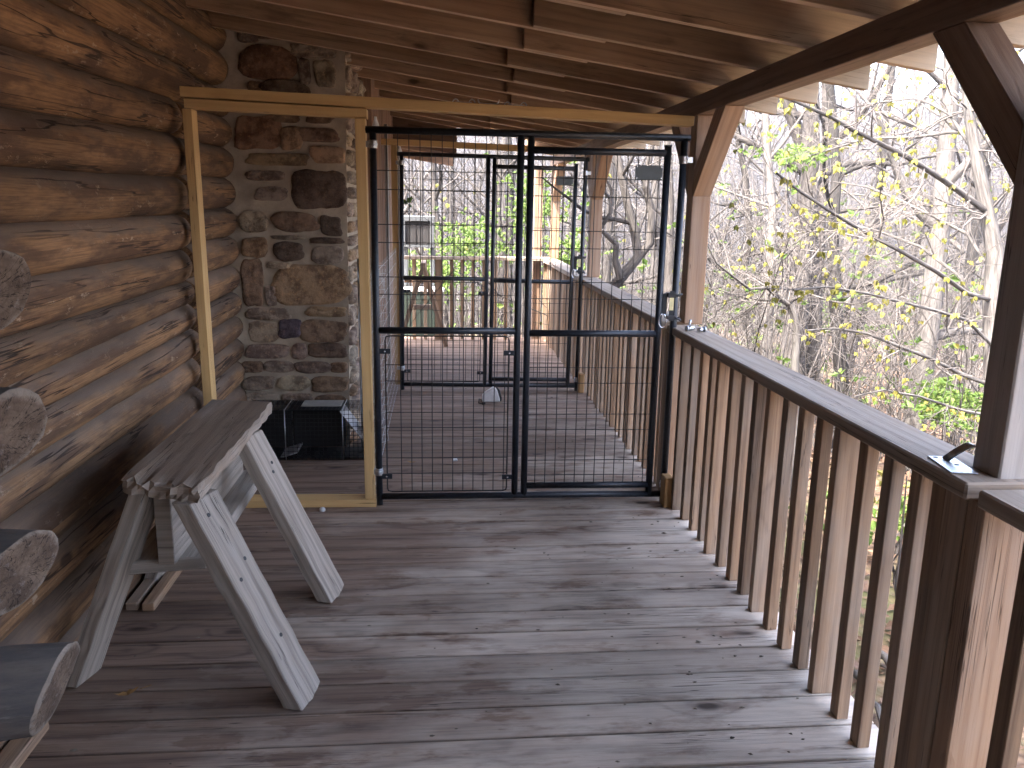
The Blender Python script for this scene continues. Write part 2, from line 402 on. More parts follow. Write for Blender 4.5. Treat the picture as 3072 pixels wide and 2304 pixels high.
# ------------------------------------------------------------------ the setting: terrain
def gz(x, y):
    d = max(0., max(x-1.5, (y-9.8)*.8, (-1.6-x)))
    r = math.hypot(x-1, y-4)
    z = -1.0-.14*min(d, 40.)*(1.-.0*d)
    k = min(1., max(0., (r-48.)/110.)); z += (k*k*(3-2*k))*18.
    z += .12*mn.noise(Vector((x*.35, y*.35, 0)))*min(1., d)+1.2*mn.noise(Vector((x*.03, y*.03, 4)))*min(1., max(0, r-20)/30.)
    return z
def build_ground():
    mb = MB(); rs = [0, 1.2, 2.2, 3, 3.8, 4.6, 5.5, 6.5, 8, 10, 12, 15, 19, 24, 30, 38, 48, 60, 75, 90, 105, 120, 135, 150, 165, 185, 230, 320, 500]
    na = 96
    for r in rs:
        for a in range(na):
            x, y = 1+r*math.sin(2*math.pi*a/na), 4+r*math.cos(2*math.pi*a/na)
            mb.v.append(Vector((x, y, gz(x, y) if r < 230 else gz(x, y)-(r-185)*.06)))
    for i in range(len(rs)-1):
        for a in range(na):
            a2 = (a+1) % na
            q = [i*na+a, i*na+a2, (i+1)*na+a2, (i+1)*na+a]
            if i == 0: q = [0+a, na+a2, na+a]
            mb.face(q[::-1], [(mb.v[k].x, mb.v[k].y) for k in q[::-1]], True)
    o = mb.build('ground', M_ground); tag(o, kind='structure')
build_ground()

# ------------------------------------------------------------------ deck
def build_deck():
    rg = random.Random(3); mb = MB(); s = .1535; k0 = -40
    y = 3.34+.002; yy = y-s*71
    for i in range(120):
        a = yy+i*s
        if a > 9.55: break
        x0, x1 = (-1.42 if a > 1.3 else -3.3, 1.335+rg.uniform(-.008, .008))
        zt = rg.uniform(-.002, .001)
        # boards are butted here and there
        cuts = [x0, x1]
        
        for c in range(len(cuts)-1):
            lo = (cuts[c]+(.0015 if c else 0), a+.005+rg.uniform(-.0008, .0008), -.038); hi = (cuts[c+1]-.001, a+s-.004, zt)
            mb.box(lo, hi, 0)
    mb.box((-1.42, -7.5, -.30), (-1.38, 9.6, -.042), 1)
    mb.box((1.27, -7.5, -1.3), (1.31, 9.6, -.042), 1)  # unseen skirt carried down to the ground to keep light from under the boards
    mb.box((-1.42, 9.55, -1.6), (1.3, 9.59, -.042), 0)
    for jx in (-1.0, -.6, .4, .8): mb.box((jx, -7.5, -.28), (jx+.04, 9.54, -.042), 1)
    mb.box((-.05, -7.5, -.28), (-.01, 9.6, -.042), 1)
    o = mb.build('deck', M_deck, bevel=.0025); tag(o, kind='structure')
build_deck()

# ------------------------------------------------------------------ log wall
def log_mesh(y0, y1, x, za, zb, ra, rb, seed, mat, name, parent, wob=.006, n=30, seg=.06):
    mb = MB(); m = max(4, int((y1-y0)/seg)); b = 0
    mid = ((x), (y0+y1)/2, (za+zb)/2)
    for i in range(m+1):
        f = i/m; y = y0+(y1-y0)*f; r = ra+(rb-ra)*f; z = za+(zb-za)*f
        ox = wob*mn.noise(Vector((seed*3.1, y*.8, 0))); oz = wob*mn.noise(Vector((seed*5.7, y*.8, 3)))
        e = 1.
        if f < .5/m: e = .93
        if f > 1-.5/m: e = .93
        for k in range(n):
            a = 2*math.pi*k/n
            d = 1+.045*mn.noise(Vector((math.cos(a)*1.3+seed, y*1.7, math.sin(a)*1.3)))+.02*mn.noise(Vector((math.cos(a)*4+seed, y*6, math.sin(a)*4)))
            mb.v.append(Vector((x+ox+math.cos(a)*r*d*e, y, z+oz+math.sin(a)*r*d*e)))
    for i in range(m):
        ya, yb = y0+(y1-y0)*i/m, y0+(y1-y0)*(i+1)/m
        for k in range(n):
            k2 = (k+1) % n; c = .085*2*math.pi/n
            mb.face([i*n+k, (i+1)*n+k, (i+1)*n+k2, i*n+k2], [(ya, k*c), (yb, k*c), (yb, (k+1)*c), (ya, (k+1)*c)], True)
    mb.face(list(range(n)), [(math.cos(k), math.sin(k)) for k in range(n)])
    mb.face([m*n+k for k in reversed(range(n))], [(math.cos(k), math.sin(k)) for k in range(n)])
    o = mb.build(name, mat, None, loc=mid); world_child(o, parent); return o
wall = thing('log_wall', 'cabin wall of round brown logs stacked beside the porch deck', 'log wall', (-1.32, 3, 0))
SE = [(-.06, -.06), (.115, .11), (.285, .275), (.455, .44), (.62, .605), (.755, .765), (.87, .905), (.99, 1.04), (1.135, 1.145), (1.31, 1.31), (1.46, 1.478), (1.62, 1.66), (1.77, 1.86), (1.95, 2.03), (2.16, 2.21), (2.35, 2.40), (2.54, 2.57)]
for i in range(len(SE)-1):
    (a0, b0), (a1, b1) = SE[i], SE[i+1]
    ra, rb = (a1-a0)/2+.008, (b1-b0)/2+.008
    ye = 5.14 if i >= 14 else 4.22+.05*mn.noise(Vector((i*1.7, 0, 0)))+(.25 if i == 13 else 0)
    log_mesh(1.30, ye, -1.235-max(ra, rb)*.98+(.012 if i % 2 else 0), (a0+a1)/2, (b0+b1)/2, ra, rb, i+1, M_log, 'log', wall)
FS = [-.10, .06, .235, .40, .555, .70, .84, .99, 1.155, 1.33, 1.50, 1.675, 1.85, 2.02, 2.18]
for i in range(len(FS)-1):
    r = (FS[i+1]-FS[i])/2+.007
    log_mesh(4.26, 5.165, -1.236-r+.004, (FS[i]+FS[i+1])/2, (FS[i]+FS[i+1])/2+.01, r, r*.98, i+40, M_log, 'log', wall)
mb = MB(); mb.box((-1.62, 1.3, -.1), (-1.36, 5.2, 2.6)); o = mb.build('wall_core', M_roof); world_child(o, wall)

def log_end(z, xe, seed, r):
    K = (.55, .62, .34, .14)[seed]; xe -= K*r*.55+(.035, .06, .065, .04)[seed]
    L = thing('log_end', ['topmost sawn log end sticking out from the near wall corner', 'second sawn log end from the top at the near corner',
                          'third sawn log end from the top, just above the deck', 'lowest sawn log end, in front of the sawhorse foot'][seed], 'log end', (xe, 1.52, z), 'log ends at the near wall corner')
    mb = MB(); n = 28; m = 16
    for i in range(m+1):
        x = -1.7+(1.7)*(i/m)
        for k in range(n):
            a = 2*math.pi*k/n
            d = 1+.16*mn.noise(Vector((math.cos(a)*1.3+seed*7, x*1.5, math.sin(a)*1.3)))+.02*mn.noise(Vector((math.cos(a)*5, x*5+seed, math.sin(a)*5)))
            e = .95 if i == m else 1
            mb.v.append(Vector((x+(.36*math.sin(a)*r+K*math.cos(a)*r)*(i/m)**6, math.cos(a)*r*d*e, math.sin(a)*r*d*e*1.0)))
    for i in range(m):
        for k in range(n):
            k2 = (k+1) % n; c = .54/n; xa = -1.7+1.7*i/m; xb = -1.7+1.7*(i+1)/m
            mb.face([i*n+k, i*n+k2, (i+1)*n+k2, (i+1)*n+k], [(xa, k*c), (xa, k*c+c), (xb, k*c+c), (xb, k*c)], True)
    mb.build('log_body', M_logend, L)
    mb = MB(); rings = [1, .94, .7, .4, .15]
    for j, q in enumerate(rings):
        for k in range(n):
            a = 2*math.pi*k/n
            d = 1+.16*mn.noise(Vector((math.cos(a)*1.3+seed*7, 0, math.sin(a)*1.3)))+.02*mn.noise(Vector((math.cos(a)*5, seed, math.sin(a)*5)))
            mb.v.append(Vector(((.36*math.sin(a)+K*math.cos(a))*r*q+(0 if j == 0 else .006)+.004*mn.noise(Vector((k*2.1, j*3.3, seed))), math.cos(a)*r*d*.952*q, math.sin(a)*r*d*.952*q)))
    for j in range(len(rings)-1):
        for k in range(n):
            k2 = (k+1) % n
            mb.face([j*n+k, j*n+k2, (j+1)*n+k2, (j+1)*n+k], [(0, 0)]*4, True)
    e = (len(rings)-1)*n; mb.face([e+k for k in range(n)], [(0, 0)]*n, True)
    mb.build('sawn_face', M_end, L)
    # roll so the cut is not quite square to the wall
    L.rotation_euler = (0, 0, R([4, 6, -3, 8][seed]))
def logend_material():
    t = NT('log_end_bark', .75, spec=.25); uv = t.uv(); p = t.obj()
    u, v = t.sep(uv, 0), t.sep(uv, 1)
    a = t.noise(t.vec(t.math('MULTIPLY', u, 3.), t.math('MULTIPLY', v, 14.), t.objrand()), 1.4, 6, .65)
    f = t.noise(t.vec(t.math('MULTIPLY', u, 9.), t.math('MULTIPLY', v, 70.), 1.), 1., 4, .65)
    c = t.mix(t.ramp(a, .36, .64), (.10, .095, .095), (.165, .145, .13))
    c = t.mix(t.math('MULTIPLY', t.ramp(f, .62, .74), .6), c, (.26, .245, .23))
    c = t.mix(t.math('MULTIPLY', t.ramp(a, .62, .74), .7), c, (.07, .055, .05))
    return t.done(c, t.bump(t.math('ADD', a, f), .005, .8))
M_logend = logend_material()
for i, (z, xe) in enumerate([(1.375, -.757), (1.11, -.735), (.84, -.735), (.595, -.725)]): log_end(z, xe, i, [.088, .092, .09, .092][i])

# ------------------------------------------------------------------ stone chimney
def build_chimney():
    ch = thing('stone_chimney', 'fieldstone chimney with grey mortar between the log wall and the kennel', 'chimney', (-.9, 5.4, 0))
    yf = 5.16
    mb = MB(); nx, nz = 22, 80
    x0, x1, z0, z1 = -1.62, -.585, -.05, 2.75
    def xr(z): return -.565-.03*(1-z/2.4)
    for j in range(nz+1):
        for i in range(nx+1):
            z = z0+(z1-z0)*j/nz; x = x0+(xr(z)-x0)*i/nx
            mb.v.append(Vector((x, yf+.010*mn.noise(Vector((x*7, z*7, 2)))+.004*mn.noise(Vector((x*30, z*30, 2))), z)))
    for j in range(nz):
        for i in range(nx):
            q = [j*(nx+1)+i, j*(nx+1)+i+1, (j+1)*(nx+1)+i+1, (j+1)*(nx+1)+i]
            mb.face(q, [(mb.v[k].x, mb.v[k].z) for k in q], True)
    ns = 10; base = len(mb.v)
    for j in range(nz+1):
        for i in range(ns+1):
            z = z0+(z1-z0)*j/nz; y = yf+.75*i/ns
            mb.v.append(Vector((xr(z)+.012*mn.noise(Vector((y*9, z*9, 7))), y, z)))
    for j in range(nz):
        for i in range(ns):
            q = [base+j*(ns+1)+i, base+j*(ns+1)+i+1, base+(j+1)*(ns+1)+i+1, base+(j+1)*(ns+1)+i]
            mb.face(q, [(mb.v[k].y, mb.v[k].z) for k in q], True)
    o = mb.build('mortar', M_mortar); world_child(o, ch)
    # stones: pixel boxes in two crops of the face, turned into metres on the face
    br, tn, dk, rd, gy, lt = (.29, .195, .13), (.42, .29, .18), (.17, .12, .09), (.29, .175, .11), (.35, .275, .215), (.46, .375, .27)
    A = [(300, 480, 800, 592, tn), (275, 640, 610, 728, gy), (360, 790, 630, 910, gy), (690, 640, 1160, 970, dk), (860, 420, 1150, 570, tn), (745, 255, 1090, 375, br), (170, 150, 570, 440, rd),
         (585, 245, 780, 445, tn), (500, 120, 745, 205, br), (820, 130, 1045, 215, br), (210, 1015, 455, 1190, lt), (515, 1020, 905, 1185, br), (945, 1060, 1125, 1225, dk), (505, 1225, 785, 1265, gy),
         (230, 1250, 455, 1410, tn), (525, 1295, 780, 1450, dk), (860, 1245, 1145, 1300, dk), (865, 1325, 1140, 1480, gy)]
    B = [(225, 100, 425, 480, br), (465, 108, 670, 165, lt), (510, 145, 1160, 485, tn), (440, 335, 545, 500, gy), (280, 525, 655, 632, gy), (825, 515, 1155, 598, tn), (295, 660, 555, 825, lt),
         (560, 630, 760, 790, (.15, .115, .14)), (765, 640, 1170, 825, br), (265, 860, 640, 975, gy), (680, 850, 820, 980, gy), (845, 850, 1170, 965, dk), (235, 1010, 415, 1100, br), (430, 1005, 700, 1100, gy),
         (710, 1010, 1030, 1108, gy), (1035, 1015, 1180, 1100, br), (250, 1150, 515, 1260, gy), (560, 1140, 840, 1260, lt), (875, 1150, 1180, 1275, br), (250, 1300, 560, 1400, gy), (600, 1300, 860, 1400, gy), (880, 1310, 1170, 1420, br)]
    T = [(430, 520, 1055, 880, rd), (690, 885, 1190, 1060, dk), (1095, 670, 1220, 930, gy), (1270, 680, 1500, 960, lt), (530, 900, 690, 1010, tn), (1020, 490, 1500, 640, gy), (420, 350, 640, 470, gy), (640, 330, 1000, 440, br)]
    S = []
    def px(X, Y):
        d = ray(X, Y); t = yf/d.y; return (d.x*t, 1.55+d.z*t)
    for lst, ox, oy, k in ((A, 650, 300, .3315), (B, 650, 750, .3315), (T, 600, 0, .27125)):
        for (a, b, c, d, col) in lst:
            p = px(ox+a*k, oy+b*k); q = px(ox+c*k, oy+d*k)
            S.append((p[0], q[1], min(q[0], -.585), p[1], col))
    rg = random.Random(8); mb = MB()
    def stone(cx, cz, hx, hz, depth, col, fn):
        n = 34; e = rg.uniform(2.4, 6.); sd = rg.uniform(0, 90); b = len(mb.v); sk = rg.uniform(-.12, .12)
        rr = [(1.0, 0), (.97, .55), (.86, .92), (.62, 1.0), (.33, 1.0), (.1, 1.0)]
        for (q, h) in rr:
            for k in range(n):
                a = 2*math.pi*k/n; ca, sa = math.cos(a), math.sin(a)
                rad = (abs(ca)**e+abs(sa)**e)**(-1/e)
                rad *= 1+.15*mn.noise(Vector((ca*1.4+sd, sa*1.4, 0)))+.06*mn.noise(Vector((ca*3.5+sd, sa*3.5, 1)))+.025*mn.noise(Vector((ca*9+sd, sa*9, 1)))
                X, Z = ca*rad*q, sa*rad*q; X += sk*Z
                D = depth*h*(1+.6*mn.noise(Vector((X*1.7+sd, Z*1.7, 5))))+h*.006*mn.noise(Vector((X*4+sd, Z*4, 9)))+.006*(h > 0)-.010*(h == 0)
                mb.v.append(fn(cx+X*hx, cz+Z*hz, D))
        jj = rg.uniform(.85, 1.15); cc = [max(.02, c*jj*rg.uniform(.97, 1.03)) for c in col]
        for j in range(len(rr)-1):
            for k in range(n):
                k2 = (k+1) % n
                mb.face([b+j*n+k, b+j*n+k2, b+(j+1)*n+k2, b+(j+1)*n+k], [(0, 0)]*4, True, cc)
        j = len(rr)-1; mb.face([b+j*n+k for k in range(n)], [(0, 0)]*n, True, cc)
    for (xa, za, xb, zb, col) in S:
        stone((xa+xb)/2, (za+zb)/2, (xb-xa)/2*1.11, (zb-za)/2*1.14, rg.uniform(.008, .02), col, lambda x, z, d: Vector((x, yf-d, z)))
    z = 0.
    while z < 2.6:      # ragged corner and return side of the chimney
        h = rg.uniform(.06, .15); y = yf
        while y < yf+.7:
            L = rg.uniform(.16, .34)
            stone(y+L/2+.004, z+h/2, L/2-.006, h/2-.006, rg.uniform(.02, .05), rg.choice((lt, tn, lt, gy, (.42, .35, .27))), lambda a, b, d, z=z: Vector((-.575-.03*(1-b/2.4)+d, a, b)))
            y += L
        z += h+.012
    o = mb.build('stonework', M_stone); world_child(o, ch)
    return ch
build_chimney()

# board wall of the cabin beyond the chimney
bw = thing('board_wall', 'brown vertical board wall of the cabin beyond the chimney', 'board wall', (-.6, 7.3, 0))
mb = MB(); y = 5.9; rg = random.Random(5)
while y < 8.75:
    d = .14
    mb.box((-.62, y, -.05), (-.475+rg.uniform(-.003, .003), y+d-.004, 2.45), 2); y += d
o = mb.build('siding', M_board, bevel=.002); world_child(o, bw)
mb = MB(); mb.box((-.62, 8.755, -.05), (-.43, 8.85, 2.4), 2); mb.box((-.474, 7.12, 0), (-.445, 7.20, 2.2), 2)
o = mb.build('corner_trim', M_trim, bevel=.003); world_child(o, bw)
mb = MB(); mb.box((-.474, 7.28, 1.62), (-.45, 7.36, 1.86), 2); o = mb.build('black_piece', M_dark); world_child(o, bw)  # small black piece on the siding
mb = MB(); mb.box((-1.5, 5.9, -.05), (-.64, 5.95, 2.45)); mb.box((-1.5, 8.8, -.05), (-.63, 8.84, 2.45)); o = mb.build('return_wall', M_board); world_child(o, bw)

# ------------------------------------------------------------------ roof
SL = .1434
def zu(x): return 2.110-SL*(x-1.28)
roof = thing('porch_roof', 'low sloping porch roof of close-set brown rafters on a dark beam', 'porch roof', (0, 3.5, 2.2))
del roof['kind']
rg = random.Random(11)
def rafter(y, xa, xb, dep=.145, th=.039):
    mb = MB()
    p = []
    for i in range(8):
        x = xb if i & 1 else xa; yy = y+th if i & 2 else y
        z = zu(x)+(dep if i & 4 else 0)
        p.append((x, yy, z))
    mb.hexa(p, 0)
    return mb
k = -22
while True:
    y = 2.436+.464*k; k += 1
    if y > 8.3: break
    xs = .40+rg.uniform(-.05, .12)
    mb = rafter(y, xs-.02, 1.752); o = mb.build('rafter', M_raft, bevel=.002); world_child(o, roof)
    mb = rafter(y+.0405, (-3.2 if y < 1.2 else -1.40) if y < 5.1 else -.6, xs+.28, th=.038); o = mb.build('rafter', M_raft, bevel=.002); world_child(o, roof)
mb = MB()
x = -3.4
while x < 1.80:      # roof boards run along the porch
    d = .142; z0 = .1465
    xa, xb = x, x+d-.004
    p = []
    for i in range(8):
        xx = xb if i & 1 else xa; yy = 8.45 if i & 2 else -7.6
        p.append((xx, yy, zu(xx)+z0+(.022 if i & 4 else 0)))
    mb.hexa(p, 1); x += d
o = mb.build('roof_boards', M_roof); world_child(o, roof)
mb = MB(); p = []
for i in range(8):
    xx = 1.86 if i & 1 else -3.6; yy = 8.5 if i & 2 else -7.7
    p.append((xx, yy, zu(xx)+.172+(.012 if i & 4 else 0)))
mb.hexa(p, 1); o = mb.build('roofing', M_acdark); world_child(o, roof)
mb = MB(); mb.box((1.282, -7.6, 2.013), (1.378, 9.72, 2.108), 1); o = mb.build('beam', M_beam, bevel=.003); world_child(o, roof)
for (y, dz) in ((9.42, 0.), (8.95, .07)):       # low far end of the roof over the house corner
    p = [(.14 if i & 1 else -.9, y+.045 if i & 2 else y, (1.975 if i & 1 else 2.125)+dz+(.19 if i & 4 else 0)) for i in range(8)]
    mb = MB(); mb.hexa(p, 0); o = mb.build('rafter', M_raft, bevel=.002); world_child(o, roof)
mb = MB(); mb.hexa([(.16 if i & 1 else -1.6, 8.50 if i & 2 else 8.475, (2.45 if i & 1 else 2.62) if i & 4 else (2.05 if i & 1 else 2.30)) for i in range(8)], 0)
o = mb.build('gable_board', M_roof); world_child(o, roof)
for y in (8.88, 9.36):
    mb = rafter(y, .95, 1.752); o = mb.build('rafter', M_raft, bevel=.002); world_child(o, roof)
mb = MB(); x = .95
while x < 1.80:
    p = []
    for i in range(8):
        xx = x+.138 if i & 1 else x; yy = 9.75 if i & 2 else 8.46
        p.append((xx, yy, zu(xx)+(.169 if i & 4 else .1465)))
    mb.hexa(p, 1); x += .142
o = mb.build('roof_boards', M_roof); world_child(o, roof)
mb = MB(); x = -1.6
while x < .10:
    p = []
    for i in range(8):
        xx = x+.138 if i & 1 else x; yy = 9.62 if i & 2 else 8.46
        p.append((xx, yy, 2.175-.144*(xx-.14)+.07+(.02 if i & 4 else 0)))
    mb.hexa(p, 1); x += .142
o = mb.build('roof_boards', M_roof); world_child(o, roof)
# ------------------------------------------------------------------ posts with knee braces
def post(y, label, x=1.28, ztop=2.012, zb=.956, s=.098, near=True, far=True):
    P = thing('porch_post', label, 'post', (x+s/2, y+s/2, zb), 'square posts carrying the porch beam')
    mb = MB(); mb.box((x, y, zb), (x+s, y+s, ztop), 2); o = mb.build('shaft', M_postgrey if y < 2 else M_post, bevel=.004); world_child(o, P)
    mb = MB(); mb.box((1.216, y+.012, .002), (1.256, y+s-.008, .912), 2); mb.box((1.222, y+s-.006, .002), (1.262, y+s+.055, .912), 2)
    o = mb.build('lower_post', M_bal, bevel=.003); world_child(o, P)
    mb = MB(); mb.box((1.218, y-.05, .002), (1.36, y+.010, .913), 2); o = mb.build('post_base', M_post, bevel=.004); world_child(o, P)
    for sgn, on in ((-1, near), (1, far)):
        if not on: continue
        ya = y if sgn < 0 else y+s
        w = .137; d = .40
        p = []
        for i in range(8):
            xx = x+s-.002 if i & 1 else x+.002
            # i&2 along the brace, i&4 across it
            if not i & 2: yy, zz = ya, (1.612 if not i & 4 else 1.612+w)
            else: yy, zz = (ya+sgn*d, 2.011) if not i & 4 else (ya+sgn*(d-w), 2.011)
            p.append((xx, yy, zz))
        mb = MB(); mb.hexa(p, 1); o = mb.build('knee_brace', M_post if sgn < 0 else M_beam, bevel=.003); world_child(o, P)
    return P
post(1.665, 'nearest square porch post, standing by the galvanized bracket', zb=.917)
post(4.138, 'square porch post that the front kennel panel and pine header meet')
post(6.97, 'tan square porch post just beyond the rear kennel panel')
post(9.50, 'far corner porch post where the two railings meet', far=False)
mb = MB(); mb.box((1.08, 9.50, 0), (1.175, 9.60, 2.0), 2); o = mb.build('gable_post', M_beam, bevel=.003)
tag(o, 'dark timber post standing just left of the far corner post', 'post')

# ------------------------------------------------------------------ railings
def railing(y0, y1, label, seed):
    T = thing('porch_railing', label, 'railing', (1.27, (y0+y1)/2, 0), 'railing sections along the porch edge')
    rg = random.Random(seed)
    mb = MB(); mb.box((1.185, y0, .914), (1.346, y1, .955), 1); o = mb.build('cap_rail', M_rail, bevel=.005); world_child(o, T)
    k = math.ceil((y0+.05-2.274)/.1365)
    while True:
        y = 2.274+.1365*k; kk = k; k += 1
        if y > y1-.08: break
        if any(abs(y-py) < .1 for py in (1.69, 4.17, 7.0, 9.53)): continue
        mb = MB(); wide = kk % 4 == 0
        lean = rg.uniform(-.004, .004); xx = (1.212 if wide else 1.226)+rg.uniform(-.003, .004)
        wx, wy = (.088, .036) if wide else (.038, .046)
        if kk % 4 == 1: y += .008
        p = [(xx+(wx if i & 1 else 0), y+(wy if i & 2 else 0)+(lean if i & 4 else 0), .913 if i & 4 else .001) for i in range(8)]
        mb.hexa(p, 2); o = mb.build('baluster', M_bal, bevel=.002); world_child(o, T)
    return T
railing(-7.4, 1.60, 'railing section nearest the camera, at the right edge of the deck', 1)
railing(1.64, 4.125, 'long weathered railing section between the nearest post and the front kennel', 2)
railing(4.245, 6.96, 'reddish railing section between the front and rear kennel panels', 3)
railing(7.08, 9.45, 'distant railing section beyond the rear kennel panel', 4)
T = thing('end_railing', 'brown railing across the far end of the porch', 'railing', (.4, 9.45, 0))
mb = MB(); mb.box((-.42, 9.40, .93), (1.27, 9.53, .97), 0); o = mb.build('cap_rail', M_rail, bevel=.004); world_child(o, T)
mb = MB(); mb.box((-.42, 9.45, .66), (.03, 9.49, .72), 0); o = mb.build('cross_rail', M_bal, bevel=.003); world_child(o, T)
mb = MB(); mb.box((-.07, 9.42, 0), (.02, 9.51, .929), 2); o = mb.build('newel', M_bal, bevel=.003); world_child(o, T)
for x in (-.33, -.20, .105, .23, .355, .48, .615, .74, .87, 1.0, 1.2):
    mb = MB(); mb.box((x, 9.44, -.06), (x+.04, 9.48, .929), 2); o = mb.build('baluster', M_bal, bevel=.002); world_child(o, T)

post(-.81, 'porch post behind the camera', zb=.956)
mb = MB()
for i in range(15): mb.tube([(-3.2, -2.7, .085+.17*i), (1.2, -2.7, .085+.17*i)], .088, 14)
tag(mb.build('light_block_end_wall', M_log, loc=(-1, -2.7, 0)), 'unseen log wall added behind the camera to block light', 'log wall', None, 'thing')  # added out of view to keep light off camera-facing sides
mb = MB()
for i in range(17): mb.tube([(-3.25, -7.4, .085+.17*i), (-3.25, 1.6, .085+.17*i)], .088, 14); mb.tube([(-3.2, 1.78, .085+.17*i), (-1.45, 1.78, .085+.17*i)], .10, 14)
tag(mb.build('light_block_side_wall', M_log, loc=(-3, -2, 0)), 'unseen set-back log wall added to block light, with the return behind the near log ends', 'log wall', None, 'thing')  # added out of view to shut off light from the left, plus corner return
# ------------------------------------------------------------------ pine frames
def pine_frame(y, label, zl, zr, xl, xpost, xr, low, bottom=True):
    F = thing('pine_frame', label, 'wooden frame', (-.6, y, 0), 'yellow pine frames holding the kennel panels')
    def bar(xa, xb, za, zb, h, ya, yb, name):
        p = [(xb if i & 1 else xa, yb if i & 2 else ya, (zb if i & 1 else za)-(0 if i & 4 else h)) for i in range(8)]
        mb = MB(); mb.hexa(p, 0); o = mb.build(name, M_pine, bevel=.002); world_child(o, F)
    s = (zr-zl)/(xr-xl)
    bar(xl, xr, zl, zr, .046, y, y+.088, 'header')
    if low:
        bar(xl+.014, xpost+.052, zl+s*.014-.053, zl+s*(xpost+.052-xl)-.053, .042, y+.004, y+.085, 'top_plate')
        mb = MB(); zt = zl-.099; mb.box((xl+.01, y+.006, .041), (xl+.052, y+.092, zt), 2, rot=Matrix.Rotation(R(-.35), 3, 'Y'), piv=(xl, y, 1)); o = mb.build('stud', M_pine, bevel=.002); world_child(o, F)
    zt = zl+s*(xpost-xl)-(.099 if low else .05)
    mb = MB(); mb.box((xpost, y+.002, .041), (xpost+.048, y+.088, zt), 2, rot=Matrix.Rotation(R(-.25), 3, 'Y'), piv=(xpost, y, 1)); o = mb.build('stud', M_pine, bevel=.002); world_child(o, F)
    if bottom:
        mb = MB(); mb.box((xl+.01, y-.012, .001), (xpost+.062, y+.085, .040), 0, rot=Matrix.Rotation(R(-1.2), 3, 'Z'), piv=(xpost, y, 0)); o = mb.build('bottom_plate', M_pine, bevel=.002); world_child(o, F)
    return F
pine_frame(4.035, 'yellow pine stud frame and header in front of the chimney', 2.062, 1.994, -1.197, -.400, 1.234, True)
pine_frame(6.79, 'second yellow pine frame and header at the rear kennel panel', 2.06, 2.02, -.50, -.395, 1.239, False, False)

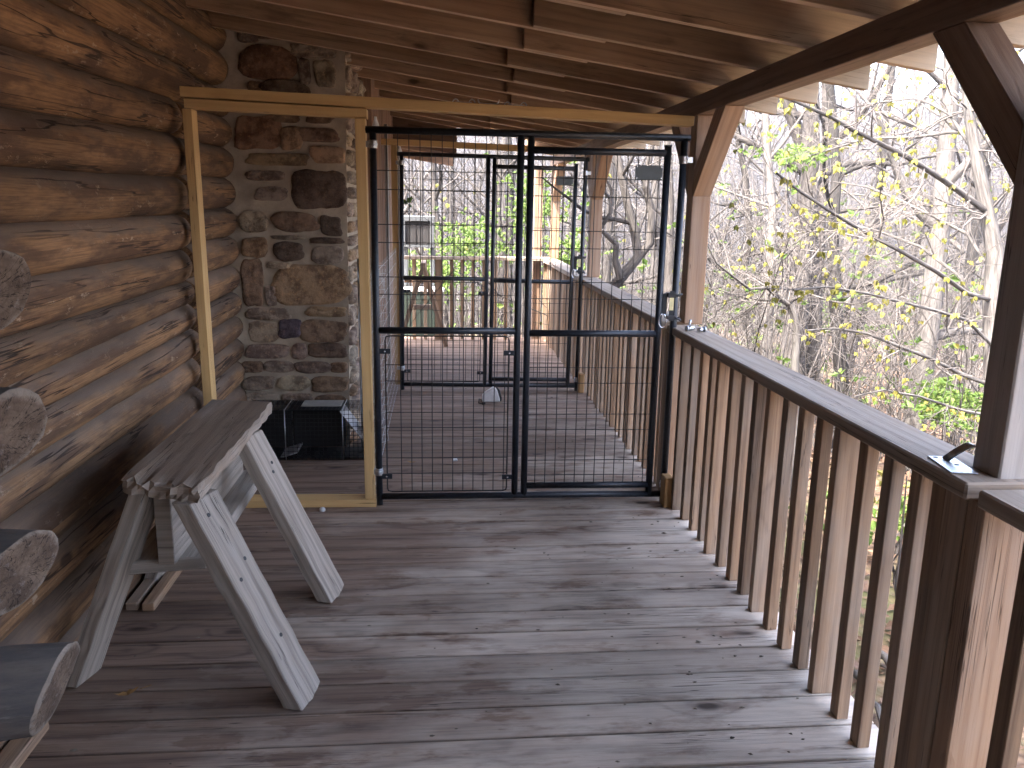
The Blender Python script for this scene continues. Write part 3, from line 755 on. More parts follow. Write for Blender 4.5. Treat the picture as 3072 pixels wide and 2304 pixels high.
# ------------------------------------------------------------------ kennel panels
def kennel(label):
    K = thing('kennel_panel', label, 'kennel panel', (0, 0, 0), 'black kennel gate panels across the porch')
    r = .0172
    def P(m, a, b, rad=r, n=12): m.tube([a, b], rad, n)
    xl, xm, xh, xr, H = -.322, .387, .437, 1.192, 1.888
    m = MB()
    P(m, (xl, 0, .0), (xl, 0, H-.01)); P(m, (xr, 0, .0), (xr, 0, H-.01)); P(m, (xl-.035, 0, H), (xr+.028, 0, H-.002))
    P(m, (xm, 0, .045), (xm, 0, H-.01)); P(m, (xl+.012, 0, .045), (xr-.012, 0, .045)); P(m, (xl+.012, 0, .925), (xm-.012, 0, .925))
    m.build('frame', M_kennel, K)
    w = .0023
    def wires(m, xs, zs, x0, x1, z0, z1, rad=w):
        for x in xs: m.tube([(x, -.004, z0), (x, -.004, z1)], rad, 5, False)
        for z in zs: m.tube([(x0, .001, z), (x1, .001, z)], rad, 5, False)
    vx = [-.258+.0531*i for i in range(12)]
    m = MB(); wires(m, vx, (1.702, 1.613, 1.447, 1.360, 1.192, 1.106), xl+.012, xm-.012, .935, H-.015); m.build('upper_mesh', M_wire, K)
    m = MB(); wires(m, vx[1:], (.749, .665, .50, .418, .255, .17), xl+.045, xm-.045, .075, .895)
    a, b, c, d, q = xl+.042, xm-.042, .072, .897, .02
    path = [(a+q, 0, c), (b-q, 0, c), (b-.004, 0, c+.005), (b, 0, c+q), (b, 0, d-q), (b-.004, 0, d-.005), (b-q, 0, d), (a+q, 0, d), (a+.004, 0, d-.005), (a, 0, d-q), (a, 0, c+q), (a+.004, 0, c+.005), (a+q, 0, c)]
    m.tube(path, .0038, 7); LP = m.build('lower_mesh', M_wire, K)
    for (x, z, sg) in ((xl, .82, 1), (xm, .813, -1), (xl, .158, 1), (xm, .15, -1)):
        m = MB(); x0, x1 = (x+.010, x+.068) if sg > 0 else (x-.068, x-.010)
        m.box((x0, -.012, z-.013), (x1, -.007, z+.013), 0); T = m.build('panel_tab', M_kennel, K, .001)
        m = MB(); m.tube([((x0+x1)/2, -.0125, z), ((x0+x1)/2, -.016, z), ((x0+x1)/2, -.018, z)], [.0055, .0055, .003], 10); m.build('bolt', M_bolt, T)
    # gate leaf
    m = MB(); gx0, gx1 = xh, 1.112
    P(m, (gx0, 0, .045), (gx0, 0, H-.012)); P(m, (gx1, 0, .048), (gx1, 0, 1.845)); P(m, (gx0+.012, 0, 1.812), (gx1-.01, 0, 1.812)); P(m, (gx0+.012, 0, .098), (gx1-.01, 0, .098)); P(m, (gx0+.012, 0, .915), (gx1-.012, 0, .915))
    for z in (1.846, .0475): m.tube([(gx1, 0, z-.004), (gx1, 0, z+.004)], .019, 12)
    G = m.build('gate', M_kennel, K)
    gv = [.494+.0526*i for i in range(12)]
    m = MB(); wires(m, gv, (1.683, 1.596, 1.429, 1.343, 1.175, 1.091, .736, .654, .488, .404, .238, .156), gx0+.012, gx1-.012, .112, 1.80); m.build('gate_mesh', M_wire, G)
    m = MB(); m.box((.952, -.014, 1.683), (1.090, -.009, 1.752), 0); SP = m.build('sign_plate', M_plate, G, .004)
    m = MB()
    for x in (.960, 1.082):
        for z in (1.691, 1.744): m.tube([(x, -.015, z), (x, -.018, z)], .003, 8)
    m.build('plate_rivets', M_bolt, SP)
    m = MB()        # gravity latch: fork round the post, body and strike
    m.box((1.128, -.010, 1.015), (1.150, .012, 1.125)); m.box((1.16, -.022, .985), (1.182, -.017, 1.14)); m.box((1.150, -.03, 1.105), (1.192, .03, 1.128)); m.box((1.150, -.03, .995), (1.192, .03, 1.012))
    m.tube([(1.192, -.03, 1.116), (1.222, -.02, 1.122), (1.214, .0, 1.11)], .006, 7); m.tube([(1.192, -.03, 1.003), (1.222, -.02, .99), (1.214, 0, 1.002)], .006, 7)
    LT = m.build('latch', M_dark, G, .002)
    m = MB(); m.box((1.158, -.026, 1.04), (1.180, -.0225, 1.11)); m.build('latch_label', M_brass, LT, .001)
    m = MB(); pts = [(1.130+.020*math.sin(a), -.014, .985+.036*math.cos(a)) for a in [i*.5236 for i in range(13)]]
    m.tube(pts, .0036, 7); m.build('chain_link', M_bolt, LT)
    for (x, z, dx) in ((xl, 1.822, -1), (xl, .182, -1), (xr, 1.782, 1), (xr, .10, 1)):
        m = MB()
        for dz in (-.011, .011):
            m.tube([(x, 0, z+dz-.008), (x, 0, z+dz+.008)], .0205, 14)
        m.tube([(x, 0, z-.006), (x, 0, z+.006)], .0225, 14)
        if z > .15: m.box((x+dx*.020 if dx < 0 else x, -.012, z-.010), (x if dx < 0 else x+.020*dx, .012, z+.010)); m.box((min(x, x+dx*.046), -.010, z-.014), (max(x, x+dx*.046), .016, z+.014))
        m.build('pipe_clamp', M_galv, K, .001)
    return K
K1 = kennel('black tube kennel gate panel in the middle of the porch, at the front')
K2 = copy_tree(K1)
K1.location = (0, 4.05, .004); K1.rotation_euler = (0, 0, R(-.6))
K2['label'] = 'smaller-looking black kennel gate panel further back on the porch'
K2.location = (-.01, 6.755, .004); K2.rotation_euler = (0, R(.4), R(-1.2)); K2.scale = (.985, 1, 1.025)

for (x, y, z, lb) in ((-.308, 4.05, 1.91, 'white cone cap on the front kennel top corner'), (-.325, 6.76, 1.957, 'white cone cap on the rear kennel top corner')):
    m = MB(); m.tube([(x, y, z), (x, y, z+.006), (x, y, z+.03), (x, y, z+.042)], [.017, .016, .008, .006], 14)
    tag(m.build('cone_cap', M_white, loc=(x, y, z)), lb, 'cap', 'white cone caps on the kennels')
m = MB(); m.box((1.222-.05, 3.945, .002), (1.219, 4.03, .168), 2)
tag(m.build('wood_block', M_block, bevel=.005, loc=(1.195, 3.98, 0)), 'short upright pine block on the deck by the front kennel foot', 'wood block')
m = MB(); m.box((1.165, 6.62, .002), (1.212, 6.70, .168), 2)
tag(m.build('wood_block', M_block, bevel=.005, loc=(1.19, 6.66, 0)), 'short upright pine block by the rear kennel foot', 'wood block')

# wire fence on the house side between the kennels
WF = thing('wire_fence', 'thin silver welded wire fence along the house side behind the front kennel', 'wire fence', (-.36, 5.5, 0))
m = MB(); n = 0
for i in range(13): m.tube([(-.362, 4.12, .03+.095*i), (-.368, 6.74, .03+.095*i)], .0013, 4, False)
for i in range(27): m.tube([(-.365, 4.14+.1*i, .01), (-.365, 4.14+.1*i, 1.2)], .0010, 4, False)
o = m.build('wire_mesh', M_galv); world_child(o, WF)
m = MB(); rg = random.Random(4)
for i in range(16):
    x = -.50+.010*i; pts = [(x+.008*math.sin(j*1.9+i), 5.0+.012*i, .02+j*.094) for j in range(13)]
    m.tube(pts, .0016, 4, False)
for j in range(24): m.tube([(-.50, 5.0, .02+.05*j), (-.35, 5.18, .02+.05*j)], .0016, 4, False)
for x in (-.50, -.42): m.tube([(x, 5.02, .01), (x, 5.02, 1.22)], .008, 8)
o = m.build('rolled_wire', M_galv); world_child(o, WF)

# ------------------------------------------------------------------ sawhorse
def hx(mb, a0, a1, b0, b1, tk, wd, L=2):
    """tapered plank: a0,a1 centre line ends; tk / wd thickness and width vectors"""
    a0, a1, tk, wd = Vector(a0), Vector(a1), Vector(tk), Vector(wd)
    p = []
    for i in range(8):
        c = a1+Vector(b1) if i & 4 else a0+Vector(b0)
        p.append(c+(tk if i & 1 else -tk)*.5+(wd if i & 2 else -wd)*.5)
    mb.hexa(p, L)
H = thing('sawhorse', 'weathered grey wooden sawhorse beside the log wall', 'sawhorse', (-.84, 2.9, 0))
def slab(x0, x1, y0, y1, z0, z1, nx, ny, fn):
    mb = MB(); nz = 3
    def g(i, j, k):
        x = x0+(x1-x0)*i/nx; y = y0+(y1-y0)*j/ny; z = z0+(z1-z0)*k/nz
        return fn(x, y, z, i/nx, j/ny, k/nz)
    idx = {}
    def vid(i, j, k):
        if (i, j, k) not in idx:
            idx[(i, j, k)] = len(mb.v); mb.v.append(Vector(g(i, j, k)))
        return idx[(i, j, k)]
    def q(a, uvf): mb.face([vid(*t) for t in a], [uvf(mb.v[vid(*t)]) for t in a], False)
    for i in range(nx):
        for j in range(ny):
            q([(i, j, nz), (i+1, j, nz), (i+1, j+1, nz), (i, j+1, nz)], lambda v: (v.y, v.x)); q([(i, j, 0), (i, j+1, 0), (i+1, j+1, 0), (i+1, j, 0)], lambda v: (v.y, v.x))
    for j in range(ny):
        for k in range(nz):
            q([(0, j, k), (0, j, k+1), (0, j+1, k+1), (0, j+1, k)], lambda v: (v.y, v.z)); q([(nx, j, k), (nx, j+1, k), (nx, j+1, k+1), (nx, j, k+1)], lambda v: (v.y, v.z))
    for i in range(nx):
        for k in range(nz):
            q([(i, 0, k), (i+1, 0, k), (i+1, 0, k+1), (i, 0, k+1)], lambda v: (v.x*.3, v.z)); q([(i, ny, k), (i, ny, k+1), (i+1, ny, k+1), (i+1, ny, k)], lambda v: (v.x*.3, v.z))
    return mb
def fplank(x, y, z, fx, fy, fz):
    y += .09*(1-fx)*(1-fy)+.05*(1-fx)*fy
    rag = math.exp(-fy*16); rs = math.exp(-(1-fx)*9)
    y += rag*(.03*mn.noise(Vector((x*30, fz*2.5, 1)))+.02*mn.noise(Vector((x*90, fz*5, 2))))+.02*rag*fz
    x += rs*(.014*mn.noise(Vector((y*9, fz*2, 5)))-.02*rag*max(0, fz-.3))
    if fz > .9: z += .0018*mn.noise(Vector((x*14, y*4, 0)))-.016*rag*(.5+mn.noise(Vector((x*30, 0, 9))))
    if fz < .1: z += .006*mn.noise(Vector((x*12, y*6, 8)))+.022*rs*max(0, mn.noise(Vector((y*7, 2.3, 4))))
    return (x, y, z)
mb = slab(-.985, -.725, 2.365, 3.44, .662, .711, 14, 46, fplank); o = mb.build('top_plank', M_old); world_child(o, H)
def leg(foot, top, w, t, name='leg', tw=.34, seed=1):
    f, tp = Vector(foot), Vector(top); d = (tp-f).normalized()
    wd = Vector((tw, 1, 0)); wd = (wd-d*wd.dot(d)).normalized(); tk = wd.cross(d)
    nx, ny, nz = 3, 8, 24; L = (tp-f).length
    def fn(x, y, z, fx, fy, fz):
        c = f+tk*(x*t)+wd*(y*w)
        lo, hi = .002+.004*(mn.noise(Vector((fy*9, fx*3, seed)))+.6)*(1 if seed < 3 else .4)+(.035*max(0, fy-.55)*(1 if seed < 3 else .2)), .662
        c0 = c+d*((lo-c.z)/d.z); c1 = c+d*((hi-c.z)/d.z)
        q = c0.lerp(c1, fz); e = .0022
        return q+tk*e*mn.noise(Vector((fz*7, fy*2, seed*3)))+wd*e*1.5*mn.noise(Vector((fz*9, fx*2, seed*5)))
    mb = slab(-.5, .5, -.5, .5, 0, 1, nx, ny, lambda x, y, z, fx, fy, fz: (x, y, z))
    # regular block, then bent into the leg with grain along its length
    mb = MB()
    def vtx(i, j, k): return fn(-.5+i/nx, -.5+j/ny, 0, i/nx, j/ny, k/nz)
    idx = {}
    def vid(i, j, k):
        if (i, j, k) not in idx: idx[(i, j, k)] = len(mb.v); mb.v.append(vtx(i, j, k))
        return idx[(i, j, k)]
    def q(a, off):
        mb.face([vid(*e) for e in a], [(e[2]/nz*L, off+e[0]/nx*t+e[1]/ny*w) for e in a])
    for k in range(nz):
        for j in range(ny):
            q([(nx, j, k), (nx, j+1, k), (nx, j+1, k+1), (nx, j, k+1)], 0); q([(0, j, k), (0, j, k+1), (0, j+1, k+1), (0, j+1, k)], .3)
        for i in range(nx):
            q([(i, 0, k), (i+1, 0, k), (i+1, 0, k+1), (i, 0, k+1)], .6); q([(i, ny, k), (i, ny, k+1), (i+1, ny, k+1), (i+1, ny, k)], .9)
    for i in range(nx):
        for j in range(ny):
            q([(i, j, 0), (i, j+1, 0), (i+1, j+1, 0), (i+1, j, 0)], 0); q([(i, j, nz), (i+1, j, nz), (i+1, j+1, nz), (i, j+1, nz)], 0)
    o = mb.build(name, M_grey, bevel=.003); world_child(o, H); return f, d, wd, tk
LEGS = [leg((-.437, 2.350, 0), (-.755, 2.425, .66), .142, .058, seed=1), leg((-.437, 3.045, 0), (-.760, 3.12, .66), .135, .056, seed=2),
        leg((-1.185, 2.505, 0), (-.925, 2.52, .66), .115, .050, tw=.3, seed=3), leg((-1.185, 3.22, 0), (-.93, 3.19, .66), .115, .05, tw=.3, seed=4)]
mb = MB(); mb.box((-.905, 2.492, .402), (-.853, 3.42, .660), 1); o = mb.build('spine_board', M_grey, bevel=.003); world_child(o, H)
mb = MB()
p = [(-1.035 if not i & 1 else -.775, (3.46 if i & 2 else (2.52 if not i & 1 else 2.56)), .400 if i & 4 else .355) for i in range(8)]
mb.hexa(p, 1); o = mb.build('shelf_board', M_grey, bevel=.005); world_child(o, H)
mb = MB()
for (li, wy, z, tt) in ((0, -.02, .60, .058), (0, -.03, .40, .058), (0, .03, .44, .058), (1, .0, .50, .056), (1, .02, .53, .056), (0, .01, .20, .058)):
    f, d, wd, tk = LEGS[li]; c = f+d*(z/d.z)+wd*wy+tk*(tt/2)
    mb.tube([c-tk*.006, c+tk*.0012], .007, 8)
o = mb.build('nail_holes', M_dark); world_child(o, H)

# far sawhorse, seen through both kennels
H2 = thing('sawhorse', 'dark rough sawhorse standing at the far end of the porch', 'sawhorse', (-.22, 9.0, 0))
for (f, t) in (((-.47, 8.95, 0), (-.20, 9.0, .86)), ((.06, 8.95, 0), (-.19, 9.0, .86)), ((-.47, 9.3, 0), (-.20, 9.25, .86)), ((.06, 9.3, 0), (-.19, 9.25, .86))):
    mb = MB(); f, t = Vector(f), Vector(t); d = (t-f).normalized(); wd = (Vector((0, 1, 0))-d*d.y).normalized(); tk = d.cross(wd)
    mb.hexa([f+d*((( .86 if i & 4 else .001)-f.z)/d.z)+tk*(.024 if i & 1 else -.024)+wd*(.03 if i & 2 else -.03) for i in range(8)], 2)
    o = mb.build('leg', M_bal, bevel=.002); world_child(o, H2)
mb = MB(); mb.box((-.225, 8.85, .86), (-.165, 9.38, .93), 1); o = mb.build('top_beam', M_bal, bevel=.003); world_child(o, H2)
mb = MB(); mb.box((-.30, 8.9, .42), (-.09, 8.94, .47), 0); o = mb.build('cross_brace', M_bal, bevel=.003); world_child(o, H2)

# ------------------------------------------------------------------ live trap by the chimney
TR = thing('animal_trap', 'black wire cage animal trap on the deck under the chimney', 'animal trap', (-.8, 4.95, 0))
m = MB(); x0, x1, y0, y1, z0, z1 = -1.19, -.405, 4.83, 5.085, .006, .318
s = .026
def rng(a, b, s):
    n = max(1, round((b-a)/s)); return [a+(b-a)*i/n for i in range(n+1)]
rw = .0017
for x in rng(x0, x1, s):
    for (p, q) in (((x, y0, z0), (x, y0, z1)), ((x, y1, z0), (x, y1, z1)), ((x, y0, z1), (x, y1, z1)), ((x, y0, z0), (x, y1, z0))): m.tube([p, q], rw, 4, False)
for z in rng(z0, z1, s):
    for (p, q) in (((x0, y0, z), (x1, y0, z)), ((x0, y1, z), (x1, y1, z)), ((x0, y0, z), (x0, y1, z))): m.tube([p, q], rw, 4, False)
for y in rng(y0, y1, s):
    for (p, q) in (((x0, y, z1), (x1, y, z1)), ((x0, y, z0), (x1, y, z0)), ((x0, y, z0), (x0, y, z1))): m.tube([p, q], rw, 4, False)
o = m.build('wire_cage', M_cagew); world_child(o, TR)
m = MB()
for x in (-.945, -.60): m.tube([(x, y0-.003, z0), (x, y0-.003, z1+.003), (x, y1, z1+.003), (x, y1, z0)], .0035, 6)
o = m.build('hoop_rods', M_galv); world_child(o, TR)
m = MB(); m.box((-.86, 4.90, z1+.004), (-.615, 5.06, z1+.009)); PL = m.build('handle_plate', M_cagep, bevel=.002); world_child(PL, TR)
m = MB(); m.tube([(-.80, 4.97, z1+.009), (-.80, 4.97, z1+.035), (-.675, 4.98, z1+.035), (-.675, 4.98, z1+.009)], .006, 7); o = m.build('handle', M_dark); o.parent = PL; o.matrix_parent_inverse = Matrix.Translation(-Vector(TR.location))
m = MB(); p = []
for i in range(8):
    t = (1 if i & 1 else 0); p.append((-.625+t*.20, 5.06 if i & 2 else 4.85, .312-t*.268+(.004 if i & 4 else 0)+.0))
m.hexa(p, 0); o = m.build('drop_door', M_cagem); world_child(o, TR)
m = MB(); m.box((-1.0, 4.86, .02), (-.88, 5.06, .028), 0, rot=Matrix.Rotation(R(-18), 3, 'Y')); o = m.build('trip_pan', M_cagem); world_child(o, TR)
m = MB(); m.box((x1-.002, y0+.005, z0), (x1+.004, y1-.005, .27), 2); o = m.build('end_plate', M_cagem); world_child(o, TR)
m = MB(); m.box((x0+.01, y0+.012, z0+.002), (x1-.01, y1-.012, z0+.006)); o = m.build('tray', M_dark); world_child(o, TR)
m = MB(); m.box((-.94, y1-.012, z0+.01), (-.61, y1-.008, z1-.01)); m.box((x0+.01, y1-.012, z0+.01), (-.946, y1-.008, z1-.06)); m.box((-.93, y0+.01, z1-.006), (-.61, y1-.02, z1-.003)); o = m.build('dark_guard', M_dark); world_child(o, TR)

# ------------------------------------------------------------------ small things lying about
def lamp_head():
    L = thing('lamp_head', 'white wedge-shaped plastic lamp head with black cord on the deck', 'lamp head', (.40, 6.36, 0))
    m = MB(); prof = [(-.070, .004), (-.072, .055), (-.060, .070), (.018, .120), (.034, .124), (.050, .100), (.072, .030), (.074, .010), (.066, .002)]
    for yy in (-.05, .05): m.v += [Vector((x*(1 if yy < 0 else .85), yy, z*(1 if yy < 0 else .9))) for x, z in prof]
    n = len(prof); m.face(list(range(n)), [(0, 0)]*n); m.face([n+k for k in reversed(range(n))], [(0, 0)]*n)
    for k in range(n): m.face([k, n+k, n+(k+1) % n, (k+1) % n], [(0, 0)]*4)
    m.build('shell', M_white, L, .006)
    m = MB(); m.tube([(.080, -.02, .004), (.082, -.02, .03), (.066, -.02, .09), (.040, -.02, .130)], [.007, .009, .009, .003], 8); m.build('back_rim', M_dark, L)
    m = MB(); m.tube([(-.07, -.02, .012), (-.095, -.05, .03), (-.10, -.09, .006), (-.075, -.11, .005), (-.06, -.10, .012)], .004, 6); m.tube([(-.075, -.12, .006), (-.05, -.115, .010)], .010, 8); m.build('cord', M_dark, L)
lamp_head()
def clip(x, label, seed, sc_=1.):
    m = MB(); z = 2.062-(x+1.197)/2.431*.068+.001; y = 4.06
    for k in (0, 1):
        cx = x+k*.078
        pts = [(cx-.014, y, z+.0), (cx-.009, y, z+.010), (cx, y, z+.0155), (cx+.009, y, z+.013), (cx+.017, y+.004, z+.002)] if seed != 1 else ([(cx-.012, y, z+.020), (cx-.008, y, z+.008), (cx, y, z+.002), (cx+.012, y, z+.001)] if k == 0 else [(cx-.012, y, z+.001), (cx, y, z+.002), (cx+.008, y, z+.008), (cx+.012, y, z+.020)])
        for dy in (-.004, 0, .004, .008): m.tube([(p[0], p[1]+dy, p[2]) for p in pts], .0026, 6)
    m.box((x, y-.004, z), (x+.078, y+.010, z+.003))
    tag(m.build('clamp_half', M_galv, loc=(x, y, z)), label, 'clamp', 'pipe clamp halves lying on the pine header')
clip(.070, 'silver clamp half lying arched on the pine header, nearest the chimney', 0)
clip(.190, 'silver clamp half lying upturned on the pine header', 1)
clip(.318, 'silver clamp half lying arched on the pine header, nearest the post', 2)
m = MB(); zc = .956
m.tube([(1.225, 3.90, zc+.012), (1.262, 3.92, zc+.012)], .011, 10); m.tube([(1.268, 3.86, zc+.011), (1.30, 3.875, zc+.011)], .010, 10); m.tube([(1.243, 3.93, zc+.022), (1.25, 3.94, zc+.05)], .006, 8)
m.tube([(1.225, 3.90, zc+.012), (1.218, 3.898, zc+.012)], .016, 6); m.tube([(1.30, 3.875, zc+.011), (1.308, 3.878, zc+.011)], .015, 6)
tag(m.build('bolt_pile', M_galv, loc=(1.26, 3.9, zc)), 'small heap of silver bolts and fittings on the railing cap', 'hardware')
B = thing('strap_bracket', 'galvanized strap bracket with a bent arm on the railing by the nearest post', 'bracket', (1.25, 1.80, .956))
m = MB(); m.box((1.20, 1.70, .9562), (1.262, 1.83, .959), 1, rot=Matrix.Rotation(R(-9), 3, 'Z')); o = m.build('base_plate', M_galv, bevel=.001); world_child(o, B)
m = MB()
pts = [(1.236, 1.80, .960), (1.252, 1.785, .985), (1.272, 1.775, 1.003), (1.277, 1.767, 1.006)]
for d in (-.009, -.003, .003, .009): m.tube([(p[0], p[1]+d, p[2]) for p in pts], .0042, 6)
o = m.build('bent_arm', M_galv); world_child(o, B)
m = MB()
for (x, y) in ((1.222, 1.818), (1.24, 1.76)): m.tube([(x, y, .9592), (x, y, .9597)], .006, 10)
o = m.build('screw_holes', M_dark); world_child(o, B)

m = MB(); rg = random.Random(2)
def leaf_poly(c, L, ang, curl, wd=.45):
    ca, sa = math.cos(ang), math.sin(ang); out = []
    prof = [(0, 0), (.2, .35), (.4, .8), (.5, .55), (.65, .9), (.75, .5), (.9, .35), (1, 0)]
    top = [(u, w_*wd*.5) for u, w_ in prof]; bot = [(u, -w_*wd*.5) for u, w_ in prof[1:-1]][::-1]
    for (u, q) in top+bot:
        out.append(Vector((c[0]+L*((u-.5)*ca-q*sa), c[1]+L*((u-.5)*sa+q*ca), c[2]+L*curl*((u-.5)**2*2+abs(q)*1.2))))
    return out
m.poly(leaf_poly((-1.0, 2.395, .004), .075, .5, .5)); m.tube([(-.968, 2.414, .012), (-.935, 2.43, .016)], .0012, 5)
tag(m.build('dry_leaf', M_leafdry, loc=(-1, 2.395, .004)), 'curled brown leaf lying on the deck by the sawhorse', 'leaf')
m = MB(); m.poly(leaf_poly((-.18, 4.75, .004), .07, -.4, .4)); tag(m.build('dry_leaf', M_leafdry, loc=(-.18, 4.75, .004)), 'curled brown leaf on the deck behind the front kennel mesh', 'leaf')
m = MB(); m.tube([(-.61, 3.985, .0), (-.61, 3.985, .010), (-.61, 3.985, .017), (-.61, 3.985, .02)], [.017, .016, .010, .003], 12)
tag(m.build('pebble', M_white, loc=(-.61, 3.985, 0)), 'small white pebble on the deck against the pine frame', 'pebble')
m = MB(); m.box((.07, 4.78, .002), (.10, 4.81, .012)); tag(m.build('chip', M_white, bevel=.003, loc=(.08, 4.8, 0)), 'small pale chip on the deck inside the front kennel', 'chip')
for (xa, xb, lb) in ((-1.21, -1.165, 'narrow loose board on the deck against the log wall foot'), (-1.145, -1.10, 'narrow loose board lying beside the wall-foot board')):
    m = MB(); m.box((xa, 2.96 if xa < -1.15 else 2.95, .002), (xb, 3.98, .035), 1); tag(m.build('loose_board', M_bal, bevel=.003, loc=((xa+xb)/2, 3.4, 0)), lb, 'board')
m = MB(); m.box((-1.225, 1.55, .002), (-1.165, 2.24, .04), 1); tag(m.build('loose_board', M_bal, bevel=.003, loc=(-1.2, 1.9, 0)), 'loose board end on the deck below the lowest log end', 'board')
# crumbs on the deck
m = MB(); rg = random.Random(21)
for i in range(420):
    x, y = rg.uniform(-1.1, 1.2), rg.uniform(1.4, 8)
    if rg.random() < .45: x = rg.uniform(.3, 1.2)
    q = rg.uniform(.002, .006)*(1.6 if rg.random() < .12 else 1); a = rg.uniform(0, 3)
    pts = [(x+q*math.cos(a+b)*(1.8 if b % 3 < 1.5 else .8), y+q*math.sin(a+b), .0025) for b in (0, 1.3, 2.7, 3.9, 5.1)]
    b0 = len(m.v); m.v += [Vector(p) for p in pts]+[Vector((x, y, .0025+q*.6))]
    for k in range(5): m.face([b0+k, b0+(k+1) % 5, b0+5], [(0, 0)]*3)
tag(m.build('deck_crumbs', simple('crumbs', (.30, .25, .19), .9, 0, .2, .8, 3.)), kind='stuff')

# ------------------------------------------------------------------ things beyond the far railing
AC = thing('grey_cabinet', 'grey framed cabinet with dark panel beyond the far railing', 'cabinet', (-.28, 10.8, 1.0))
m = MB(); x0, x1, z0, z1, y = -.50, -.085, 1.01, 1.40, 10.5
m.box((x0, y, z1-.06), (x1+.004, y+.5, z1)); m.box((x0, y, z0), (x0+.05, y+.5, z1-.061), 2); m.box((x1-.05, y, z0), (x1, y+.5, z1-.061), 2); m.box((x0+.051, y, z0), (x1-.051, y+.5, z0+.04))
for (x, yy) in ((x0+.02, y+.05), (x1-.05, y+.05), (x0+.02, y+.42), (x1-.05, y+.42)): m.box((x, yy, gz(x, yy)-.2), (x+.05, yy+.05, z0-.001), 2)
o = m.build('casing', M_acgrey, bevel=.004); world_child(o, AC)
m = MB(); m.box((x0+.051, y+.03, z0+.041), (x1-.051, y+.06, z1-.061)); m.box(((x0+x1)/2-.03, y+.022, z0+.041), ((x0+x1)/2-.018, y+.03, z1-.061), 2); o = m.build('panel', M_acdark); world_child(o, AC)
TK = thing('storage_tank', 'pale green storage bin with a light lid behind the far railing', 'bin', (-.25, 10.6, -.6))
m = MB(); m.box((-.62, 10.25, -1.6), (.02, 10.48, .47)); o = m.build('body', M_green, bevel=.02); world_child(o, TK)
m = MB(); m.box((-.64, 10.23, .471), (.04, 10.49, .51)); o = m.build('lid', M_white, bevel=.01); world_child(o, TK)

# ------------------------------------------------------------------ trees
def rv(rg, k=1.): return Vector((rg.gauss(0, k), rg.gauss(0, k), rg.gauss(0, k)))
def limb(mb, p, d, L, r0, r1, rg, n=6, wob=.12, seg=5, trop=.0):
    pts = [Vector(p)]; d = Vector(d).normalized(); rr = [r0]
    for i in range(seg):
        d = (d+rv(rg, wob)+Vector((0, 0, trop))).normalized()
        pts.append(pts[-1]+d*(L/seg)); rr.append(r0+(r1-r0)*(i+1)/seg)
    mb.tube(pts, rr, n, False)
    return pts, rr, d
def twigs(mb, pts, rr, rg, depth, L, leaves=None, dens=3, rmin=.0022, lsz=.05, leafp=.5, droop=True, up=.15):
    m = len(pts)
    for q in range(dens):
        i = rg.randint(1, m-1); f = rg.random()
        p = pts[i-1].lerp(pts[i], f); t = (pts[i]-pts[i-1]).normalized()
        s = t.orthogonal().normalized(); s = Matrix.Rotation(rg.uniform(0, 6.283), 3, t)@s
        d = (t*rg.uniform(.3, 1.)+s+Vector((0, 0, up))).normalized()
        r0 = max(rmin, min(rr[i]*.62, L*.018)); l = L*rg.uniform(.55, 1.2)
        pp, r2, dd = limb(mb, p, d, l, r0, max(rmin*.8, r0*.35), rg, 4 if r0 > .008 else 3, .2, 4 if depth else 3, .03)
        if depth > 0: twigs(mb, pp, r2, rg, depth-1, L*.52, leaves, dens, rmin, lsz, leafp, droop, up)
        elif leaves is not None and rg.random() < leafp: cluster(leaves, pp[-1], rg, lsz, droop)
def cluster(lv, p, rg, sz, droop=True):
    for k in range(rg.randint(3, 6)):
        a = rg.uniform(0, 6.283); L = sz*rg.uniform(.6, 1.25); h = rg.uniform(.25, .8)
        d = Vector((math.cos(a)*h, math.sin(a)*h, -1 if droop else rg.uniform(-.2, .5))).normalized()
        s = d.cross(Vector((math.sin(a+1), math.cos(a), .2))).normalized()*L*.30
        nrm = d.cross(s).normalized()*L*.10
        b = len(lv.v); lv.v += [p+d*.008, p+d*L*.4+s+nrm, p+d*L*.55-nrm*.4, p+d*L*.4-s+nrm, p+d*L]
        lv.face([b, b+1, b+2], [(0, 0)]*3); lv.face([b, b+2, b+3], [(0, 0)]*3); lv.face([b+1, b+4, b+2], [(0, 0)]*3); lv.face([b+3, b+2, b+4], [(0, 0)]*3)
